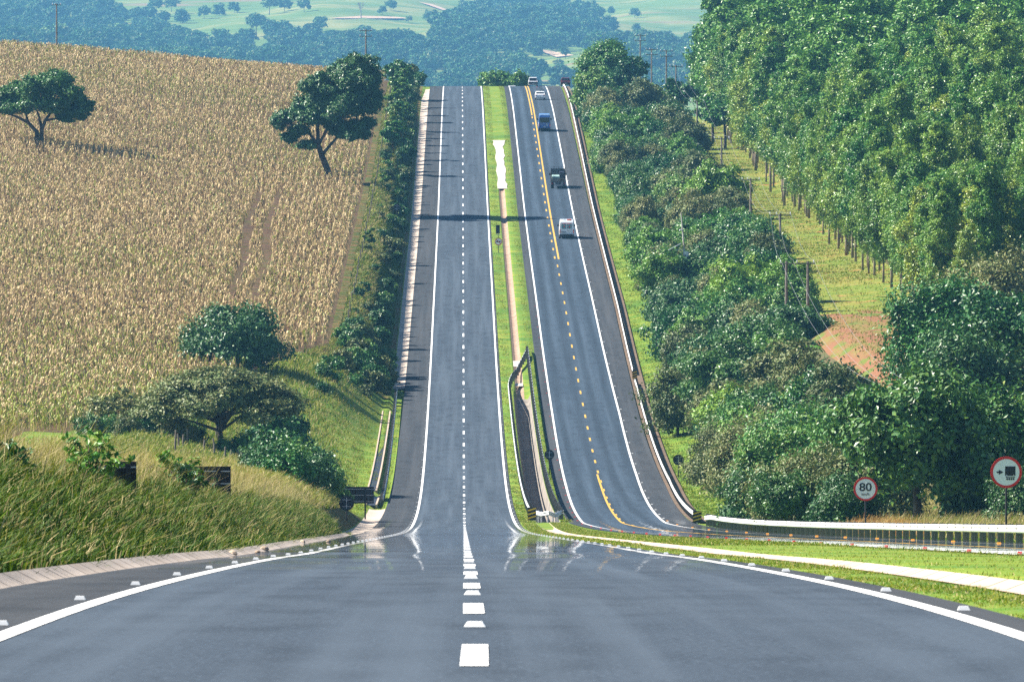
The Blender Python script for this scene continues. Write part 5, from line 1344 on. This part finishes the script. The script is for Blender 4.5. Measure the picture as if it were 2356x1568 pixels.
# median, near part
D = 58+(230-58)*R.random(70000)**1.5; u = np.where(R.random(70000) < 0.28, 3.95+1.0*R.random(70000), 5.95+R.random(70000)*3.2)
Lm = np.where(u > 6, L_of_u(u, D), u); 
ok = Lm < 7.0+o2(D)
blades('median_grass', 'short green and yellow grass on the near median either side of the pale gutter', Lm[ok], D[ok], 0.065, 0.014, 0.6, ['gr_green', 'gr_yel', 'gr_tan'], [0.45, 0.4, 0.15], 8, wind=(0.1, 0))
D = 225+(545-225)*R.random(60000); u = 3.95+R.random(60000)*3.2; u = np.where((u > 4.95) & (u < 5.95), u+1.1, u)
blades('median_grass', 'green grass of the median where it narrows towards the ditch', L_of_u(u, D), D, 0.09, 0.035, 0.5, ['gr_green', 'gr_yel', 'gr_tan'], [0.5, 0.4, 0.1], 9, wind=(0.1, 0))
D = 545+(1480-545)*R.random(70000)**1.2; L = 3.85+R.random(70000)*3.7; ok = (L < 5.0) | (L > 6.8)
blades('median_grass', 'green grass strips both sides of the median channel up the far hill', L[ok], D[ok], 0.09, 0.10, 0.5, ['gr_green', 'gr_yel', 'gr_tan'], [0.5, 0.4, 0.1], 10, wind=(0.1, 0))
# right verge
D = 330+(1480-330)*R.random(90000)**1.25; L = np.interp(D, [540, 745, 1480], [17.4, 18.6, 20.0])+o2(D)*1.1+R.random(90000)*4.6
blades('right_verge_grass', 'bright green grass of the verge between the right rail and the trees', L, D, 0.13, 0.09, 0.5, ['gr_green', 'gr_yel'], [0.75, 0.25], 11, wind=(0.1, 0))
D = 385+(560-385)*R.random(26000)**1.0; L = 23.5+R.random(26000)*7
blades('tall_verge_grass', 'tall straw grass at the foot of the near thicket behind the rail', L, D, 1.0, 0.03, 0.3, ['gr_tan', 'gr_yel', 'gr_green'], [0.5, 0.35, 0.15], 12)
D = 400+(440-400)*R.random(5000); L = 20.5+R.random(5000)*2.6+ (440-D)*0.02
blades('reddish_grass', 'clump of reddish dry grass beside the 80 sign', L, D, 1.0, 0.03, 0.25, ['gr_red', 'gr_tan'], [0.7, 0.3], 13)
# second-slope bank, clearing
D = 800+(1450-800)*R.random(70000); L = -7.9-R.random(70000)*5.0
fc = L > -10.2
blades('bank_grass', 'grass coloured dark to look shaded on the bank face along the left carriageway', L[fc], D[fc], 0.35, 0.09, 0.45, ['gr_green', 'gr_dark'], [0.25, 0.75], 14, wind=(0.2, -0.1))  # mostly dark blades, painting this face as shaded
blades('bank_grass', 'long mixed grass along the top of the bank left of the left carriageway', L[~fc], D[~fc], 0.6, 0.09, 0.45, ['gr_green', 'gr_dark', 'gr_yel', 'gr_tan'], [0.3, 0.2, 0.25, 0.25], 24, wind=(0.3, -0.1))
D = 620+(1400-620)*R.random(60000); L = 35.5+R.random(60000)*13
ok = (D > 850) | (R.random(60000) < 0.35)
blades('clearing_grass', 'green and straw grass of the power line clearing', L[ok], D[ok], 0.20, 0.10, 0.5, ['gr_green', 'gr_yel', 'gr_tan'], [0.4, 0.42, 0.18], 15)

# corn: rows running up the field
def corn():
    rng = np.random.default_rng(5)
    rows = np.arange(-135, -13.2, 0.85)
    Ls, Ds = [], []
    for r in rows:
        D = np.arange(596, 1440, 0.8); D = D+rng.normal(size=len(D))*0.15
        X = r + xa(D)
        xx = 1178+X*FP/D
        near = np.interp(D, [560, 618, 650, 700, 760, 800, 1500], [-36, -36, -30, -25, -19.5, -13.6, -13.4])
        ok = (xx > -60) & (r < near-0.2) & (rng.random(len(D)) < np.interp(D, [600, 900, 1400], [1.0, 0.85, 0.55]))
        # sprayer tracks and terrace gaps
        for off in (0.0, 2.5):
            t = np.interp(D, [850, 1045], [-25.4+off, -26.9+off])+0.5*np.sin(D*0.03)
            ok &= ~((np.abs(r - t) < 0.6) & (D > 845) & (D < 1055))
        ok &= ~((np.abs(D-1068-0.05*(r+20)) < 2.2) & (r > -24))
        Ls.append(np.full(ok.sum(), r)+rng.normal(size=ok.sum())*0.08); Ds.append(D[ok])
    L = np.concatenate(Ls); D = np.concatenate(Ds); n = len(L)
    print('corn plants', n)
    X = xa(D)+L; Z = ground(L, D); h = 1.75*(0.8+0.35*rng.random(n))
    base = np.stack([X, D, Z], -1)
    Vs, Fs, ms = [], [], []
    g = np.sin(D*0.052+L*0.02)*0.5+np.sin(D*0.017+L*0.06+2)*0.5
    pg = np.clip(0.10+0.16*np.clip(g, 0, 1)+0.5*np.clip((800-D)/160, 0, 1), 0, 0.65)
    nb = 0
    def addq(V, mat):
        nonlocal nb
        Vs.append(V.reshape(-1, 3)); k = len(V)
        Fs.append((np.arange(k*4, dtype=np.int32)+nb).reshape(-1, 4)); nb += k*4; ms.append(mat)
    def pick(k):
        r = rng.random(k)
        return np.where(r < pg, 2, np.where(r < pg+0.46*(1-pg), 0, np.where(r < pg+0.72*(1-pg), 1, 3)))
    a = rng.random(n)*6.28
    s = np.stack([np.cos(a)*0.03, np.sin(a)*0.03, 0*a], -1); up = np.stack([0*a, 0*a, h], -1)
    addq(np.stack([base-s, base+s, base+up+s*.5, base+up-s*.5], 1), pick(n))
    for k in range(5):
        a = rng.random(n)*6.28; hz = h*(0.28+0.16*k+0.06*rng.random(n)); ln = 0.30+0.2*rng.random(n)
        d = np.stack([np.cos(a), np.sin(a), 0*a], -1); t = np.stack([-np.sin(a), np.cos(a), 0*a], -1)*0.055
        p0 = base+np.stack([0*a, 0*a, hz], -1); p1 = p0+d*(ln*0.5)[:, None]+np.stack([0*a, 0*a, 0.22*(0.3+rng.random(n))], -1)
        p2 = p0+d*ln[:, None]-np.stack([0*a, 0*a, 0.05+0.45*rng.random(n)], -1)
        mm = pick(n)
        addq(np.stack([p0-t*.6, p0+t*.6, p1+t, p1-t], 1), mm)
        addq(np.stack([p1-t, p1+t, p2+t*.25, p2-t*.25], 1), mm)
    o = mesh_np('corn_crop', np.concatenate(Vs), np.concatenate(Fs), [M['corn_tan'], M['corn_pink'], M['corn_green'], M['corn_brown']], None, np.concatenate(ms))
    tag(o, 'ripe straw coloured corn covering the field on the left hillside', 'corn', None, 'stuff')
corn()

# far woods on the hill beyond the crest
def hill_px(X, D):
    z = ground(X-xa(D), D)
    return 1178+X*FP/D, 350-z*FP/D
def wood_mask(x, y, rng):
    w = np.zeros(len(x), bool)
    top = np.interp(x, [0, 225, 260, 330, 430, 560, 640, 700, 760, 830, 900, 960, 1060, 1120, 1180, 1230, 1300], [-90, -70, 30, 45, 72, 92, 62, 66, 72, 84, 84, 78, 96, 118, 150, 168, 186])
    w |= (y > top+rng.normal(size=len(x))*5) & (x < 1330)
    cx, cy = (x-1200)/185, (y-52)/58
    w |= (cx**2+cy**2+0.25*np.sin(x*0.05)*np.sin(y*0.09) < 1)
    w |= (x > 1000) & (x < 1110) & (np.abs(y-100) < 26) & (x+y < 1205)
    w |= (x > 1360) & (y > 92+rng.normal(size=len(x))*6)
    w |= (x > 230) & (x < 430) & (np.abs(y-18-0.05*(x-230)) < 8)
    return w
rh = np.random.default_rng(31)
n = 7500
D = 5450+(9000-5450)*rh.random(n); X = (rh.random(n)*2600-120-1178)*D/FP
x, y = hill_px(X, D)
inw = wood_mask(x, y-26, rh) & (y > -120) & (y < 240) & (x < 1720)
X, D, x, y = X[inw], D[inw], x[inw], y[inw]
FT = [proto_tree('hill_tree', 150+i, 9.0+i, 5.2, 1.2, M['lf_far'], M['bark_pale'], 1500, 0.72, 'round', ncl=12) for i in range(4)]
order = np.argsort(D)
vis = order[(y[order] < 205)]
indiv = set(vis[rh.permutation(len(vis))[:230]].tolist())
parts_V, parts_F, nb = [], [], 0
src = [np.array([v.co[:] for v in p.children[0].data.vertices]) for p in FT]
for i in range(len(X)):
    s = rh.uniform(0.95, 1.9); a = rh.uniform(0, 6.28)
    z = float(ground(X[i]-xa(D[i]), D[i]))
    if i in indiv:
        plant(FT[i % 4], (float(X[i]), float(D[i]), z), a, s*1.05, 'hazy blue green tree in the far wood '+('above the corn field' if x[i] < 700 else ('above the hill crest' if x[i] < 1300 else 'right of the crest tree'))+(', upper slope' if y[i] < 90 else ', lower slope'), 'tree', 'trees of the far hill wood')
    else:
        v = src[i % 4]
        q = np.stack([v[:, 0]*math.cos(a)-v[:, 1]*math.sin(a), v[:, 0]*math.sin(a)+v[:, 1]*math.cos(a), v[:, 2]], -1)*s+np.array([X[i], D[i], z])
        parts_V.append(q); k = len(q)//4
        parts_F.append((np.arange(k*4, dtype=np.int32)+nb).reshape(-1, 4)); nb += len(q)
o = mesh_np('far_wood', np.concatenate(parts_V), np.concatenate(parts_F), M['lf_far'])
tag(o, 'hazy blue wood covering the lower slopes of the far hillside', 'wood', None, 'stuff')
print('far trees', len(X))
# single trees in the hill meadows
for k, (xx, yy, s) in enumerate([(470,30,.8),(505,26,.8),(540,20,.7),(620,22,1.0),(655,14,.9),(600,46,.6),(735,60,.8),(590,70,1.1),(900,12,.7),(985,34,.6),(880,22,.5),(1010,70,1.2),(1075,66,1.2),(1100,98,.9),(1300,120,.5),(1285,150,.5),(1395,70,.6),(1405,20,.5),(1460,30,.6),(1270,96,.7),(700,14,.8),(1130,30,.8),(940,40,.4),(360,20,.9),(395,12,.9),(1465,60,.5)]):
    p = seat_hit(xx, yy+14, 5000, 9600)
    plant(FT[k % 4], p, k*1.1, s*1.8, 'lone hazy tree standing in the open meadows of the far hillside', 'tree', 'lone trees in the hill meadows')
# bare tree on the far meadow
dt = empty('bare_tree', seat_hit(831, 41, 5000, 9600)); tag(dt, 'leafless grey tree standing alone on the far meadow', 'tree')
mb = MB(); rd = random.Random(9)
def br(p, d, ln, r, k):
    q = p+d*ln; mb.tube([p, p.lerp(q, .5)+Vector((rd.uniform(-.1,.1)*ln, 0, 0)), q], [r, r*.8, r*.55], 5, False)
    if k:
        for _ in range(3):
            e = (d+Vector((rd.uniform(-.75,.75), rd.uniform(-.5,.5), rd.uniform(-.1,.5)))).normalized(); br(q, e, ln*.72, r*.55, k-1)
br(Vector((0,0,-.5)), Vector((0,0,1)), 5.2, .65, 4)
mb.build('branches', M['bark_pale'], dt)
p0 = seat_hit(1150, 176, 5000, 9600)
dt2 = empty('bare_tree', p0); tag(dt2, 'pale bare trunk standing out of the wood above the crest', 'tree')
mb = MB(); br(Vector((0,0,-.5)), Vector((0,0,1)), 6.6, .6, 3); mb.build('branches', M['bark_pale'], dt2)
# dark round trees just beyond the crest of the road
for k, (xx, dd, h, r) in enumerate([(1138,1640,9.0,3.6),(1160,1650,10.2,3.8),(1190,1640,9.0,3.2),(1122,1650,8.2,2.6)]):
    q = own_tree('valley_tree', ['leftmost round green tree', 'highest round green tree', 'right round green tree', 'low half hidden green tree'][k]+' just beyond the crest between the carriageways', 200+k, xx, dd, h, r, 0.4, M['lf_mid'], 5000, 0.4, 'round')
for k, (xx, dd, s) in enumerate([(950,1480,.8),(962,1465,.7),(938,1475,.9)]):
    plant(LB[k % 4], seat(xx, dd), k, s*1.8, 'small leafy shrub on the shaded bank left of the left carriageway', 'shrub', 'shrubs on the left bank')

# ---------------------------------------------------------------- the air
hz = MB(); hz.box(0, 4890, 150, 2700, 10150, 390)
M['air'] = bpy.data.materials.new('air'); M['air'].use_nodes = True
N_, L_ = M['air'].node_tree.nodes, M['air'].node_tree.links
N_.clear()
pv = N_.new('ShaderNodeVolumePrincipled'); om = N_.new('ShaderNodeOutputMaterial')
pv.inputs['Color'].default_value = (0.22, 0.60, 1.0, 1)
pv.inputs['Density'].default_value = 0.00006
pv.inputs['Anisotropy'].default_value = 0.0
L_.new(pv.outputs[0], om.inputs[1])
ho = hz.build('haze', M['air']); tag(ho, kind='stuff')
